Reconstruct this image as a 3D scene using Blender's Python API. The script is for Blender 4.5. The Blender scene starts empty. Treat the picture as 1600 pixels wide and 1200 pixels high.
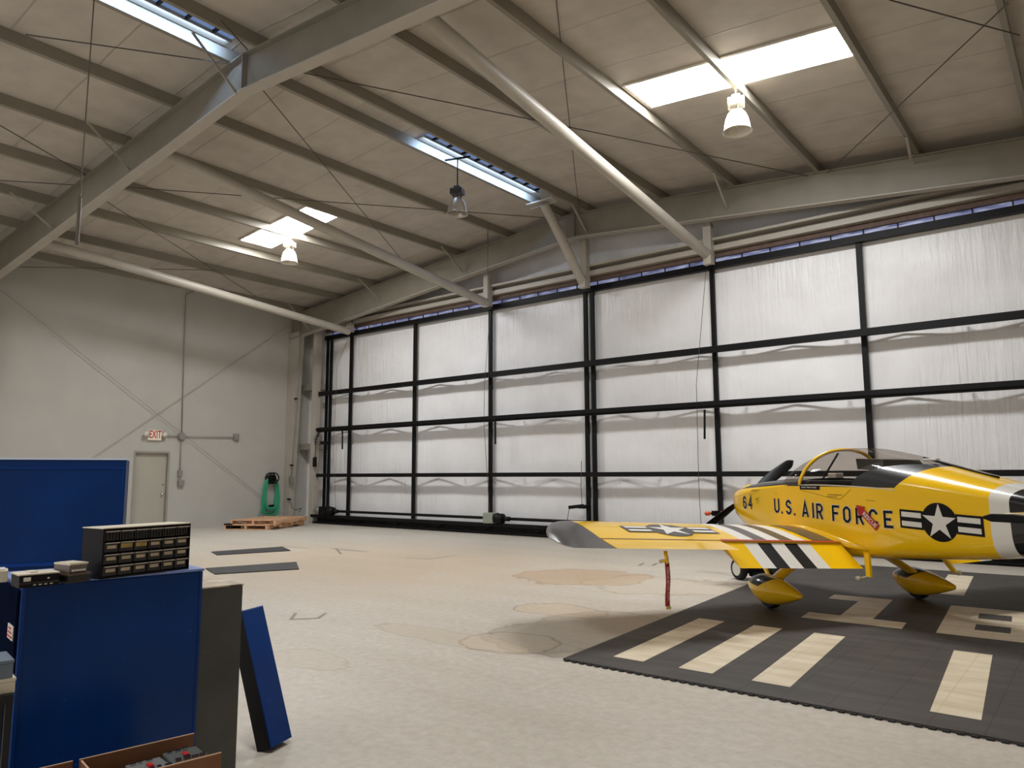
import bpy, math, random
from mathutils import Vector, Matrix
random.seed(7)
COL = bpy.context.scene.collection
PI = math.pi

# ------------------------------------------------------------------ camera model (1600x1200 frame)
F = 1158.0; H = 1.55; V0 = 742.0; ROLL = 0.0032
pitch = math.atan((V0 - 600) / F); yaw = math.atan(935 / math.hypot(F, V0 - 600))
fh = Vector((-math.sin(yaw), math.cos(yaw), 0)); R0 = Vector((math.cos(yaw), math.sin(yaw), 0)); ZZ = Vector((0, 0, 1))
FW = fh * math.cos(pitch) + ZZ * math.sin(pitch); U0 = -fh * math.sin(pitch) + ZZ * math.cos(pitch)
CR = (R0 - ROLL * U0).normalized(); CU = (U0 + ROLL * R0).normalized()
CP = Vector((0, 0, H))
def ray(u, v): return CR * (u - 800) + CU * (600 - v) + FW * F
def onz(u, v, z): d = ray(u, v); return CP + d * ((z - H) / d.z)
def ony(u, v, y): d = ray(u, v); return CP + d * (y / d.y)
def onx(u, v, x): d = ray(u, v); return CP + d * (x / d.x)
def onplane(u, v, p, n): d = ray(u, v); return CP + d * ((Vector(p) - CP).dot(n) / d.dot(n))
XR = -9.9; SL = 0.083; DECK = 8.2
def zroof(x, zb=DECK): return zb - SL * abs(x - XR)
def onroof(u, v, zb):
    d = ray(u, v)
    for s in (1, -1):
        t = (zb - H - s * SL * XR) / (d.z - s * SL * d.x); q = CP + d * t
        if s * (q.x - XR) <= 0.4: return q

# ------------------------------------------------------------------ materials
def lin(c):
    return tuple(((x / 255) / 12.92 if x / 255 <= .04045 else ((x / 255 + .055) / 1.055) ** 2.4) for x in c) + (1,)
def mat(name, rgb, rough=.5, metal=0, var=0, vscale=6, bump=0, bscale=40, spec=.5, coat=0, stretch=None):
    m = bpy.data.materials.new(name); m.use_nodes = True; nt = m.node_tree; b = nt.nodes['Principled BSDF']
    b.inputs['Base Color'].default_value = lin(rgb); b.inputs['Roughness'].default_value = rough
    b.inputs['Metallic'].default_value = metal; b.inputs['Specular IOR Level'].default_value = spec
    b.inputs['Coat Weight'].default_value = coat; b.inputs['Coat Roughness'].default_value = .08
    tc = nt.nodes.new('ShaderNodeTexCoord'); src = tc.outputs['Object']
    if stretch:
        mp = nt.nodes.new('ShaderNodeMapping'); mp.inputs['Scale'].default_value = stretch
        nt.links.new(src, mp.inputs['Vector']); src = mp.outputs[0]
    if var:
        n = nt.nodes.new('ShaderNodeTexNoise'); n.inputs['Scale'].default_value = vscale; n.inputs['Detail'].default_value = 6
        nt.links.new(src, n.inputs['Vector'])
        r = nt.nodes.new('ShaderNodeValToRGB'); c = lin(rgb)
        r.color_ramp.elements[0].position = .3; r.color_ramp.elements[1].position = .7
        r.color_ramp.elements[0].color = tuple(x * (1 - var) for x in c[:3]) + (1,)
        r.color_ramp.elements[1].color = tuple(min(1, x * (1 + var)) for x in c[:3]) + (1,)
        nt.links.new(n.outputs['Fac'], r.inputs[0]); nt.links.new(r.outputs[0], b.inputs['Base Color'])
    if bump:
        n2 = nt.nodes.new('ShaderNodeTexNoise'); n2.inputs['Scale'].default_value = bscale; n2.inputs['Detail'].default_value = 4
        nt.links.new(src, n2.inputs['Vector'])
        bp = nt.nodes.new('ShaderNodeBump'); bp.inputs['Strength'].default_value = bump; bp.inputs['Distance'].default_value = .02
        nt.links.new(n2.outputs['Fac'], bp.inputs['Height']); nt.links.new(bp.outputs[0], b.inputs['Normal'])
    return m
def emat(name, rgb, strength, base=(230, 230, 230)):
    m = mat(name, base, .4); b = m.node_tree.nodes['Principled BSDF']
    b.inputs['Emission Color'].default_value = lin(rgb); b.inputs['Emission Strength'].default_value = strength
    return m
class NG:                                                           # terse node-graph builder
    def __init__(s, m): s.nt = m.node_tree; s.b = s.nt.nodes['Principled BSDF']; s.obj = s.nt.nodes.new('ShaderNodeTexCoord').outputs['Object']
    def sep(s, v): n = s.nt.nodes.new('ShaderNodeSeparateXYZ'); s.nt.links.new(v, n.inputs[0]); return n.outputs
    def m(s, op, a, b=None, c=None):
        n = s.nt.nodes.new('ShaderNodeMath'); n.operation = op
        for i, x in enumerate((a, b, c)):
            if x is None: continue
            if isinstance(x, (int, float)): n.inputs[i].default_value = x
            else: s.nt.links.new(x, n.inputs[i])
        return n.outputs[0]
    def noise(s, scale, detail=5, vec=None, out='Fac', rough=.5):
        n = s.nt.nodes.new('ShaderNodeTexNoise'); n.inputs['Scale'].default_value = scale; n.inputs['Detail'].default_value = detail; n.inputs['Roughness'].default_value = rough
        s.nt.links.new(vec or s.obj, n.inputs['Vector']); return n.outputs[out]
    def mapping(s, scale):
        n = s.nt.nodes.new('ShaderNodeMapping'); n.inputs['Scale'].default_value = scale; s.nt.links.new(s.obj, n.inputs['Vector']); return n.outputs[0]
    def ramp(s, f, stops):
        n = s.nt.nodes.new('ShaderNodeValToRGB'); e = n.color_ramp.elements
        while len(e) < len(stops): e.new(.5)
        for x, (p, c) in zip(e, stops): x.position = p; x.color = c if len(c) == 4 else lin(c)
        s.nt.links.new(f, n.inputs[0]); return n.outputs[0]
    def mix(s, f, a, b, mode='MIX'):
        n = s.nt.nodes.new('ShaderNodeMix'); n.data_type = 'RGBA'; n.blend_type = mode
        for i, x in ((0, f), (6, a), (7, b)):
            if isinstance(x, (int, float)): n.inputs[i].default_value = x
            elif isinstance(x, tuple): n.inputs[i].default_value = x if len(x) == 4 else lin(x)
            else: s.nt.links.new(x, n.inputs[i])
        return n.outputs[2]
    def bump(s, h, st, dist=.02):
        n = s.nt.nodes.new('ShaderNodeBump'); n.inputs['Strength'].default_value = st; n.inputs['Distance'].default_value = dist
        s.nt.links.new(h, n.inputs['Height']); s.nt.links.new(n.outputs[0], s.b.inputs['Normal'])
    def color(s, c): s.nt.links.new(c, s.b.inputs['Base Color'])
    def rough(s, c): s.nt.links.new(c, s.b.inputs['Roughness'])

# ------------------------------------------------------------------ mesh builder
class MB:
    def __init__(s): s.v = []; s.f = []; s.mi = []
    def add(s, vs, fs, mi=0):
        o = len(s.v); s.v += [tuple(x) for x in vs]; s.f += [tuple(i + o for i in f) for f in fs]; s.mi += [mi] * len(fs); return s
    def box(s, x0, x1, y0, y1, z0, z1, mi=0):
        return s.add([(x0, y0, z0), (x1, y0, z0), (x1, y1, z0), (x0, y1, z0), (x0, y0, z1), (x1, y0, z1), (x1, y1, z1), (x0, y1, z1)],
                     [(0, 3, 2, 1), (4, 5, 6, 7), (0, 1, 5, 4), (1, 2, 6, 5), (2, 3, 7, 6), (3, 0, 4, 7)], mi)
    def hexa(s, p, mi=0):                                            # 4 bottom points, 4 top points
        return s.add(p, [(0, 3, 2, 1), (4, 5, 6, 7), (0, 1, 5, 4), (1, 2, 6, 5), (2, 3, 7, 6), (3, 0, 4, 7)], mi)
    def obox(s, o, ex, ey, ez, a0, a1, b0, b1, c0, c1, mi=0):        # box in an oriented frame
        o, ex, ey, ez = map(Vector, (o, ex, ey, ez))
        return s.hexa([o + ex * a + ey * b + ez * c for c in (c0, c1) for a, b in ((a0, b0), (a1, b0), (a1, b1), (a0, b1))], mi)
    def bar(s, a, b, w, h, up=(0, 0, 1), mi=0):                      # rectangular bar from a to b
        a, b = Vector(a), Vector(b); d = (b - a).normalized(); up = Vector(up)
        if abs(d.dot(up)) > .99: up = Vector((1, 0, 0))
        sx = d.cross(up).normalized(); sy = sx.cross(d).normalized()
        q = [(-w / 2, -h / 2), (w / 2, -h / 2), (w / 2, h / 2), (-w / 2, h / 2)]
        return s.hexa([a + sx * x + sy * y for x, y in q] + [b + sx * x + sy * y for x, y in q], mi)
    def tube(s, pts, r, n=8, mi=0, cap=True, closed=False):
        pts = [Vector(p) for p in pts]; N = len(pts); rr = r if isinstance(r, (list, tuple)) else [r] * N
        rings = []; prev = None
        for i, p in enumerate(pts):
            if closed: d = (pts[(i + 1) % N] - pts[i - 1])
            else: d = (pts[min(i + 1, N - 1)] - pts[max(i - 1, 0)])
            d.normalize()
            if prev is None:
                a = Vector((0, 0, 1)) if abs(d.z) < .9 else Vector((1, 0, 0)); x = d.cross(a).normalized()
            else: x = (prev - d * prev.dot(d)).normalized()
            prev = x; y = d.cross(x)
            rings.append([p + x * (rr[i] * math.cos(2 * PI * k / n)) + y * (rr[i] * math.sin(2 * PI * k / n)) for k in range(n)])
        fs = []
        for i in range(N if closed else N - 1):
            j = (i + 1) % N
            for k in range(n): fs.append((i * n + k, i * n + (k + 1) % n, j * n + (k + 1) % n, j * n + k))
        if cap and not closed: fs += [tuple(range(n))[::-1], tuple((N - 1) * n + k for k in range(n))]
        return s.add([q for r_ in rings for q in r_], fs, mi)
    def lathe(s, prof, n=24, o=(0, 0, 0), axis='z', mi=0, caps=False):
        vs = []
        for r, h in prof:
            for k in range(n):
                a = 2 * PI * k / n; c, q = r * math.cos(a), r * math.sin(a)
                vs.append({'z': (o[0] + c, o[1] + q, o[2] + h), 'x': (o[0] + h, o[1] + c, o[2] + q), 'y': (o[0] + q, o[1] + h, o[2] + c)}[axis])
        fs = [(i * n + k, i * n + (k + 1) % n, (i + 1) * n + (k + 1) % n, (i + 1) * n + k) for i in range(len(prof) - 1) for k in range(n)]
        if caps: fs += [tuple(range(n))[::-1], tuple((len(prof) - 1) * n + k for k in range(n))]
        return s.add(vs, fs, mi)
    def grid(s, fn, nu, nv, mi=0, flip=False, closeu=False):
        vs = [fn(i / (nu if closeu else nu - 1), j / (nv - 1)) for j in range(nv) for i in range(nu)]
        fs = []
        for j in range(nv - 1):
            for i in range(nu if closeu else nu - 1):
                a, b = j * nu + i, j * nu + (i + 1) % nu
                q = (a, b, b + nu, a + nu); fs.append(q[::-1] if flip else q)
        return s.add(vs, fs, mi)
    def prism(s, poly, axis, a0, a1, mi=0):                          # 2D polygon extruded along axis
        n = len(poly)
        def P(p, a): return {'y': (p[0], a, p[1]), 'x': (a, p[0], p[1]), 'z': (p[0], p[1], a)}[axis]
        fs = [tuple(range(n))[::-1], tuple(range(n, 2 * n))] + [(i, (i + 1) % n, n + (i + 1) % n, n + i) for i in range(n)]
        return s.add([P(p, a0) for p in poly] + [P(p, a1) for p in poly], fs, mi)
    def build(s, name, m, parent=None, smooth=False, bevel=0, matrix=None, solid=0):
        me = bpy.data.meshes.new(name); me.from_pydata([tuple(v) for v in s.v], [], s.f)
        ms = m if isinstance(m, (list, tuple)) else [m]
        for x in ms: me.materials.append(x)
        if len(ms) > 1: me.polygons.foreach_set('material_index', s.mi)
        if smooth:
            me.polygons.foreach_set('use_smooth', [True] * len(me.polygons))
        me.update(); o = bpy.data.objects.new(name, me); COL.objects.link(o)
        if smooth == 'auto':
            try: me.set_sharp_from_angle(angle=math.radians(40))
            except Exception: pass
        if parent is not None: o.parent = parent
        if matrix is not None: o.matrix_local = matrix
        if bevel:
            b = o.modifiers.new('edge', 'BEVEL'); b.width = bevel; b.segments = 2; b.limit_method = 'ANGLE'
        if solid:
            b = o.modifiers.new('thick', 'SOLIDIFY'); b.thickness = solid; b.offset = 0
        return o
def tag(o, label, cat, group=None, kind=None):
    if label: o['label'] = label
    if cat: o['category'] = cat
    if group: o['group'] = group
    if kind: o['kind'] = kind
    return o
def struct(o, label=None, cat=None, group=None): return tag(o, label, cat, group, 'structure')
def thing(name, label, cat, loc=(0, 0, 0), rotz=0, group=None):
    o = bpy.data.objects.new(name, None); COL.objects.link(o); o.location = loc; o.rotation_euler = (0, 0, rotz)
    o.empty_display_size = .1
    return tag(o, label, cat, group)
def dup(root, loc=None, rotz=None, label=None, group=None):
    r = root.copy(); COL.objects.link(r)
    if loc is not None: r.location = loc
    if rotz is not None: r.rotation_euler = (0, 0, rotz)
    if label: r['label'] = label
    if group: r['group'] = group
    for ch in list(root.children):
        c = ch.copy(); COL.objects.link(c); c.parent = r
        for g in list(ch.children):
            d = g.copy(); COL.objects.link(d); d.parent = c
    return r
def text2d(body, size=1.0):                                          # lettering as 2D triangles
    cu = bpy.data.curves.new('lettering', 'FONT'); cu.body = body; cu.size = size; cu.align_x = 'CENTER'; cu.align_y = 'CENTER'; cu.resolution_u = 2; cu.offset = size * .018
    o = bpy.data.objects.new('lettering', cu); COL.objects.link(o)
    dg = bpy.context.evaluated_depsgraph_get(); me = o.evaluated_get(dg).to_mesh()
    vs = [(v.co.x, v.co.y) for v in me.vertices]; fs = [tuple(p.vertices) for p in me.polygons]
    o.evaluated_get(dg).to_mesh_clear(); bpy.data.objects.remove(o); bpy.data.curves.remove(cu)
    return vs, fs
def strokes(lines, t):                                               # mitred thick polylines -> 2D quads
    vs, fs = [], []
    for ln in lines:
        closed = ln[0] == ln[-1] and len(ln) > 2
        P = [Vector(p) for p in (ln[:-1] if closed else ln)]; N = len(P); L = []
        for i in range(N):
            d1 = (P[i] - P[i - 1]).normalized() if (closed or i > 0) else None
            d2 = (P[(i + 1) % N] - P[i]).normalized() if (closed or i < N - 1) else None
            d1 = d1 or d2; d2 = d2 or d1
            n1 = Vector((-d1.y, d1.x)); n2 = Vector((-d2.y, d2.x)); m = (n1 + n2).normalized(); k = t / max(.35, m.dot(n1))
            L.append((P[i] + m * k, P[i] - m * k))
        o = len(vs)
        for a, b in L: vs += [tuple(a), tuple(b)]
        for i in range(N if closed else N - 1):
            j = (i + 1) % N; fs.append((o + 2 * i, o + 2 * i + 1, o + 2 * j + 1, o + 2 * j))
    return vs, fs

# ------------------------------------------------------------------ material library
M = {}
M['steel'] = mat('painted_steel', (150, 144, 131), .5, 0, .06, 3)
M['steel_light'] = mat('painted_steel_light', (170, 162, 149), .45, 0, .05, 3)
M['purlin'] = mat('purlin_paint', (134, 127, 113), .5, 0, .08, 2)
M['rod'] = mat('dark_rod', (70, 62, 52), .5)
M['conduit'] = mat('galvanised_conduit', (146, 143, 136), .4, .4)
M['black'] = mat('black_enamel', (13, 12, 12), .5, spec=.2)
M['black_matte'] = mat('black_matte', (16, 15, 15), .7)
M['rubber'] = mat('rubber', (22, 22, 22), .75)
M['white'] = mat('white_paint', (222, 218, 208), .35)
M['chrome'] = mat('chrome', (190, 190, 188), .18, 1)
M['alu'] = mat('spun_aluminium', (188, 180, 168), .35, .75)
M['yellow'] = mat('yellow_paint', (250, 198, 10), .22, coat=.6)
M['grey_gloss'] = mat('grey_gloss', (74, 71, 70), .3, coat=.15)
M['blue'] = mat('blue_enamel', (0, 52, 124), .3, 0, .18, 2.2, spec=.25)
M['blue_edge'] = mat('blue_enamel_worn_top', (120, 138, 190), .4, 0, .2, 9)  # paler blue for the tops of the cabinet and tray
M['darkgrey'] = mat('dark_grey_paint', (66, 66, 64), .35, 0, .2, 5)
M['card'] = mat('cardboard', (128, 84, 56), .8, 0, .08, 8)
M['card_edge'] = mat('cardboard_edge', (196, 158, 128), .8)
M['wood'] = mat('pallet_wood', (204, 160, 122), .75, 0, .25, 7, stretch=(1, 8, 8))
M['hose'] = mat('green_hose', (52, 156, 116), .4)
M['red'] = mat('red_paint', (178, 32, 22), .4)
M['cream'] = mat('cream_paint', (214, 204, 182), .45)
M['label'] = mat('paper_label', (196, 178, 150), .7, 0, .1, 20)
M['dirty_label'] = mat('yellowed_label', (178, 150, 84), .7, 0, .2, 60)
M['brown'] = mat('brown_plastic', (34, 27, 25), .35)
M['orange'] = mat('orange_grip', (206, 88, 36), .5)
M['tub'] = mat('dark_interior', (24, 23, 24), .6)

# floor: worn, stained concrete with the wing's shade painted in
m = M['floor'] = mat('concrete', (196, 180, 152), .5); g = NG(m)
big = g.noise(.35, 6); fine = g.noise(13, 8, rough=.7); strk = g.noise(1.4, 6, g.mapping((.35, 1.3, 1)))
c = g.ramp(big, [(.32, (180, 172, 160)), (.68, (198, 190, 177))])
c = g.mix(.35, c, g.ramp(strk, [(.3, (176, 164, 144)), (.7, (208, 198, 182))]))
c = g.mix(.26, c, g.ramp(fine, [(.35, (146, 136, 120)), (.65, (214, 206, 192))]))
sx, sy, _ = g.sep(g.obj); wob = g.m('MULTIPLY', g.m('SUBTRACT', g.noise(1.6, 6), .5), 1.1)
def stain_or_shade(c, u, v, rx, ry, fill, fillk, edge, edgek):
    p = onz(u, v, 0)
    dx = g.m('DIVIDE', g.m('SUBTRACT', sx, p.x), rx); dy = g.m('DIVIDE', g.m('SUBTRACT', sy, p.y), ry)
    d = g.m('ADD', g.m('SQRT', g.m('ADD', g.m('MULTIPLY', dx, dx), g.m('MULTIPLY', dy, dy))), wob)
    inside = g.ramp(d, [(.0, (1, 1, 1, 1)), (.86, (.8, .8, .8, 1)), (.98, (0, 0, 0, 1))])
    ring = g.ramp(d, [(.86, (0, 0, 0, 1)), (.95, (1, 1, 1, 1)), (.99, (0, 0, 0, 1))])
    c = g.mix(g.m('MULTIPLY', inside, fillk), c, fill)
    return g.mix(g.m('MULTIPLY', ring, edgek), c, edge)
tanx = g.m('ADD', g.m('DIVIDE', g.m('SUBTRACT', sx, -10.5), 5.5), wob); tany = g.m('DIVIDE', g.m('SUBTRACT', sy, 9.0), 4.5)
tan_ = g.ramp(g.m('SQRT', g.m('ADD', g.m('MULTIPLY', tanx, tanx), g.m('MULTIPLY', tany, tany))), [(.35, (1, 1, 1, 1)), (1.0, (0, 0, 0, 1))])
c = g.mix(g.m('MULTIPLY', tan_, .5), c, (200, 174, 138))
c = stain_or_shade(c, 915, 902, 1.1, .95, (176, 142, 104), .6, (142, 104, 70), .5)
c = stain_or_shade(c, 872, 953, .62, .36, (190, 164, 128), .45, (128, 98, 70), .6)
c = stain_or_shade(c, 915, 985, .8, 1.2, (160, 146, 124), .5, (120, 102, 82), .45)  # shadow under the wing, painted into the floor colour
c = stain_or_shade(c, 800, 1005, .5, .4, (188, 172, 144), .3, (130, 114, 92), .7)
c = stain_or_shade(c, 700, 995, 1.1, .25, (184, 164, 134), .4, (150, 128, 100), .4)
c = stain_or_shade(c, 480, 1030, .5, .3, (186, 170, 144), .3, (156, 140, 114), .4)
c = stain_or_shade(c, 548, 860, .6, .1, (138, 118, 94), .6, (120, 100, 78), .5)
c = stain_or_shade(c, 460, 855, .6, .12, (164, 146, 120), .6, (140, 120, 96), .4)
c = stain_or_shade(c, 1030, 915, 1.2, .9, (190, 172, 144), .3, (150, 128, 100), .5)
specks = g.ramp(g.noise(22, 2), [(.70, (0, 0, 0, 1)), (.76, (1, 1, 1, 1))])
c = g.mix(g.m('MULTIPLY', specks, .35), c, (96, 80, 62))
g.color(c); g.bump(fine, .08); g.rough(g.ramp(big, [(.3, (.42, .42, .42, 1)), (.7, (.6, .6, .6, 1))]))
m.node_tree.nodes['Principled BSDF'].inputs['Specular IOR Level'].default_value = .35

# ceiling: stretched vinyl insulation with seams across the purlins
m = M['ceiling'] = mat('roof_insulation', (182, 172, 160), .6); g = NG(m)
sx, sy, _ = g.sep(g.obj)
wv = g.m('MULTIPLY', g.m('SUBTRACT', g.noise(.7, 3), .5), .12)
fr = g.m('FRACT', g.m('DIVIDE', g.m('ADD', sy, g.m('ADD', wv, .35)), 1.22))
seam = g.ramp(fr, [(.0, (1, 1, 1, 1)), (.018, (0, 0, 0, 1)), (.982, (0, 0, 0, 1)), (1, (1, 1, 1, 1))])
c = g.mix(g.m('MULTIPLY', seam, .3), g.ramp(g.noise(2.5, 5), [(.3, (174, 165, 153)), (.7, (190, 181, 168))]), (124, 114, 102))
g.color(c); g.bump(g.m('ADD', g.m('MULTIPLY', seam, 1.2), g.noise(1.2, 4)), .35, .05)

# painted wall
M['wall'] = mat('wall_paint', (178, 174, 164), .65, 0, .035, 1.2, bump=.08, bscale=60)
# hangar-door insulation: white vinyl with vertical creases
m = M['vinyl'] = mat('white_vinyl', (226, 220, 211), .33); g = NG(m)
crease = g.noise(2.2, 5, g.mapping((3.2, 1, .35)), rough=.6); soft = g.noise(.8, 3)
fold = g.noise(5.5, 3, g.mapping((2.6, 1, .16)), rough=.5); where = g.ramp(g.noise(.55, 2), [(.42, (0, 0, 0, 1)), (.66, (1, 1, 1, 1))])
g.color(g.ramp(soft, [(.3, (222, 219, 216)), (.7, (236, 234, 232))])); g.bump(g.m('ADD', g.m('ADD', g.m('MULTIPLY', crease, .6), g.m('MULTIPLY', soft, .7)), g.m('MULTIPLY', g.m('MULTIPLY', fold, where), .95)), .55, .06)
m.node_tree.nodes['Principled BSDF'].inputs['Specular IOR Level'].default_value = .4
M['sky_panel'] = emat('skylight_panel', (250, 252, 255), 58)
M['sky_mid'] = emat('skylight_panel_shaded', (250, 252, 255), 25)  # emission turned down so the front skylights dominate
M['sky_back'] = emat('skylight_panel_dim', (250, 252, 255), 13)
M['vent_glow'] = emat('vent_daylight', (120, 150, 205), .5, (90, 100, 120))
M['gap_glow'] = emat('gap_daylight', (168, 174, 214), .42, (130, 135, 160))
m = M['gap_glow']; g = NG(m); gx_, _, gz_ = g.sep(g.obj)
ev = g.ramp(g.noise(2.2, 4, g.mapping((1.4, 1, 6))), [(.35, (70, 76, 118)), (.5, (128, 134, 186)), (.68, (206, 212, 236))]); g.nt.links.new(ev, g.b.inputs['Emission Color'])
M['rust'] = mat('rusty_angle', (92, 72, 61), .7, 0, .25, 9)

# ================================================================== THE SETTING
XW = -21.7; XE = 1.95; YB = -6.0; YF = 15.7
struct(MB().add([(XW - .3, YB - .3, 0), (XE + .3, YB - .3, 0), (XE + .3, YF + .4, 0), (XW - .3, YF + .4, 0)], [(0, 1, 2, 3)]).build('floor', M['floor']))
b = MB()
for x0, x1 in ((XW - .3, XR), (XR, XE + .3)):
    z0, z1 = zroof(x0), zroof(x1)
    b.hexa([(x0, YB - .3, z0), (x1, YB - .3, z1), (x1, YF + .4, z1), (x0, YF + .4, z0), (x0, YB - .3, z0 + .1), (x1, YB - .3, z1 + .1), (x1, YF + .4, z1 + .1), (x0, YF + .4, z0 + .1)])
struct(b.build('ceiling', M['ceiling']))

# exit door opening in the left wall
dTL = onx(209.5, 704.5, XW); dTR = onx(266, 705.5, XW); dy0, dy1, dz = dTL.y, dTR.y, (dTL.z + dTR.z) / 2
zt = zroof(XW) + .02
b = MB(); b.box(XW - .25, XW, YB - .3, dy0, 0, zt); b.box(XW - .25, XW, dy1, YF + .4, 0, zt); b.box(XW - .25, XW, dy0, dy1, dz, zt)
struct(b.build('wall_left', M['wall']))
struct(MB().box(XE, XE + .2, YB - .3, YF + .4, 0, zroof(XE) + .02).build('wall_right', M['wall']))
b = MB(); b.prism([(XW, 0), (XE, 0), (XE, zroof(XE)), (XR, DECK), (XW, zroof(XW))], 'y', YB - .2, YB); struct(b.build('wall_back', M['wall']))
b = MB(); b.prism([(XW, 6.4), (XE, 6.4), (XE, zroof(XE)), (XR, DECK), (XW, zroof(XW))], 'y', YF + .02, YF + .15)
b.box(XW, -20.62, YF + .02, YF + .15, 0, 6.4); b.box(1.2, XE, YF + .02, YF + .15, 0, 6.4)
struct(b.build('wall_front', M['vinyl']))
win = bpy.data.objects.new('window_1', None); COL.objects.link(win); struct(win, 'wide translucent window in the wall behind the viewer', 'window')
MB().add([(-13.5, YB + .03, .9), (-1.5, YB + .03, .9), (-1.5, YB + .03, 4.4), (-13.5, YB + .03, 4.4)], [(3, 2, 1, 0)]).build('pane', emat('window_daylight', (250, 250, 255), 1.8), win)  # unseen glowing panel, added to light the hangar from behind the camera
b = MB()
for k in range(7): xx = -13.5 + 2 * k; b.box(xx - .04, xx + .04, YB, YB + .08, .86, 4.44)
b.box(-13.5, -1.5, YB, YB + .08, .82, .9); b.box(-13.5, -1.5, YB, YB + .08, 4.4, 4.48); b.box(-13.5, -1.5, YB, YB + .08, 2.6, 2.68)
b.build('window_frame', M['steel'], win)
door = bpy.data.objects.new('door_1', None); COL.objects.link(door); struct(door, 'grey steel personnel door below the exit sign', 'door')
fw = .055
b = MB()
b.box(XW - .16, XW + .012, dy0, dy0 + fw, 0, dz); b.box(XW - .16, XW + .012, dy1 - fw, dy1, 0, dz); b.box(XW - .16, XW + .012, dy0 + fw, dy1 - fw, dz - fw, dz)
b.build('door_frame', M['steel'], door, bevel=.004)
leaf = MB().box(XW - .14, XW - .1, dy0 + fw, dy1 - fw, .01, dz - fw).build('door_leaf', mat('door_paint', (172, 166, 150), .5, 0, .03, 2), door)
yk = dy1 - fw - .09
MB().lathe([(.0, .085), (.024, .083), (.033, .07), (.03, .05), (.012, .035), (.012, .012), (.036, .01), (.036, 0)], 16, (XW - .1, yk, 1.02), 'x').build('door_knob', M['chrome'], leaf, True)
MB().lathe([(0, .02), (.022, .018), (.028, 0)], 16, (XW - .1, yk + .02, 1.3), 'x').build('deadbolt', M['conduit'], leaf, True)
MB().box(XW - .1, XW - .096, dy0 + fw + .02, dy1 - fw - .02, .02, .2).build('kick_plate', M['steel'], leaf)

# ------------------------------------------------------------------ roof steel
def purlin(x, label):
    zb = 8.0 - SL * abs(x - XR); sgn = SL if x < XR else -SL; h = .195
    pr = [(x, zb), (x - .075, zb - sgn * .075), (x - .075, zb - sgn * .075 + .02), (x - .07, zb - sgn * .07 + .02), (x - .07, zb - sgn * .07 + .006), (x - .006, zb + .006), (x - .006, zb + h), (x, zb + h)]
    o = MB().prism(pr[::-1], 'y', YB, YF).build('roof_purlin', M['purlin'])
    return tag(o, label, 'purlin', 'steel roof purlins')
NUM = ['first', 'second', 'third', 'fourth', 'fifth', 'sixth', 'seventh']
for i, x in enumerate((-10.22, -12.0, -13.85, -15.65, -17.4, -19.15, -21.0)):
    purlin(x, 'grey steel roof purlin, %s down the left slope from the ridge vent' % NUM[i])
for i, x in enumerate((-9.5, -7.5, -5.77, -4.05, -2.28, -.57, 1.2)):
    purlin(x, 'grey steel roof purlin, %s down the right slope from the ridge vent' % NUM[i])
def rafter(y, dr, dl, dR, label):
    zt_ = lambda x: 8.0 - SL * abs(x - XR)
    zb_ = lambda x: zt_(x) - (dr + ((dl if x < XR else dR) - dr) * abs(x - XR) / 10.7)
    xs = [XW + .02, XR, XE - .02]
    root = thing('roof_rafter_beam', None, None, (0, 0, 0)); struct(root, label, 'rafter', 'steel roof rafters')
    b = MB(); b.prism([(xs[0], zb_(xs[0])), (xs[1], zb_(xs[1])), (xs[2], zb_(xs[2])), (xs[2], zt_(xs[2]) - .003), (xs[1], zt_(xs[1]) - .003), (xs[0], zt_(xs[0]) - .003)], 'y', y - .006, y + .006)
    b.build('web', M['purlin'], root)
    for nm, fz, th, mm in (('bottom_flange', zb_, -.02, 'steel_light'), ('top_flange', lambda x: zt_(x) - .022, .018, 'purlin')):
        b = MB()
        for x0, x1 in ((xs[0], xs[1]), (xs[1], xs[2])):
            b.hexa([(x0, y - .1, fz(x0)), (x1, y - .1, fz(x1)), (x1, y + .1, fz(x1)), (x0, y + .1, fz(x0)), (x0, y - .1, fz(x0) + th), (x1, y - .1, fz(x1) + th), (x1, y + .1, fz(x1) + th), (x0, y + .1, fz(x0) + th)])
        b.build(nm, M[mm], root)
    for sd in (-1, 1):
        y0, y1 = sorted((y + sd * .007, y + sd * .095))
        MB().box(XR - .006, XR + .006, y0, y1, zb_(XR) - .01, zt_(XR) - .022).build('ridge_stiffener', M['steel'], root)
    return zb_
zbn = rafter(5.85, .585, .76, .61, 'big tapered steel rafter crossing the upper left, nearest the viewer')
zbd = rafter(14.9, .6, .8, .69, 'grey steel rafter running just above the hangar door')
# columns of the door frame
b = MB(); b.hexa([(XW + .02, 14.8, 0), (XW + .3, 14.8, 0), (XW + .3, 15.0, 0), (XW + .02, 15.0, 0), (XW + .02, 14.8, 6.4), (XW + .62, 14.8, 6.4), (XW + .62, 15.0, 6.4), (XW + .02, 15.0, 6.4)])
struct(b.build('frame_column', M['steel_light']), 'tapered grey column in the corner beside the garden hose', 'column')
b = MB(); b.hexa([(XW + .02, 5.75, 0), (XW + .3, 5.75, 0), (XW + .3, 5.95, 0), (XW + .02, 5.95, 0), (XW + .02, 5.75, 6.1), (XW + .75, 5.75, 6.1), (XW + .75, 5.95, 6.1), (XW + .02, 5.95, 6.1)])
struct(b.build('frame_column', M['steel_light']), 'tapered grey column under the nearest rafter, behind the blue cabinets', 'column')
b = MB(); b.box(-20.72, -20.5, 15.1, 15.3, 0, 6.5); struct(b.build('jamb_column', M['steel_light'], bevel=.006), 'straight grey jamb post at the left edge of the hangar door', 'column')
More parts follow.
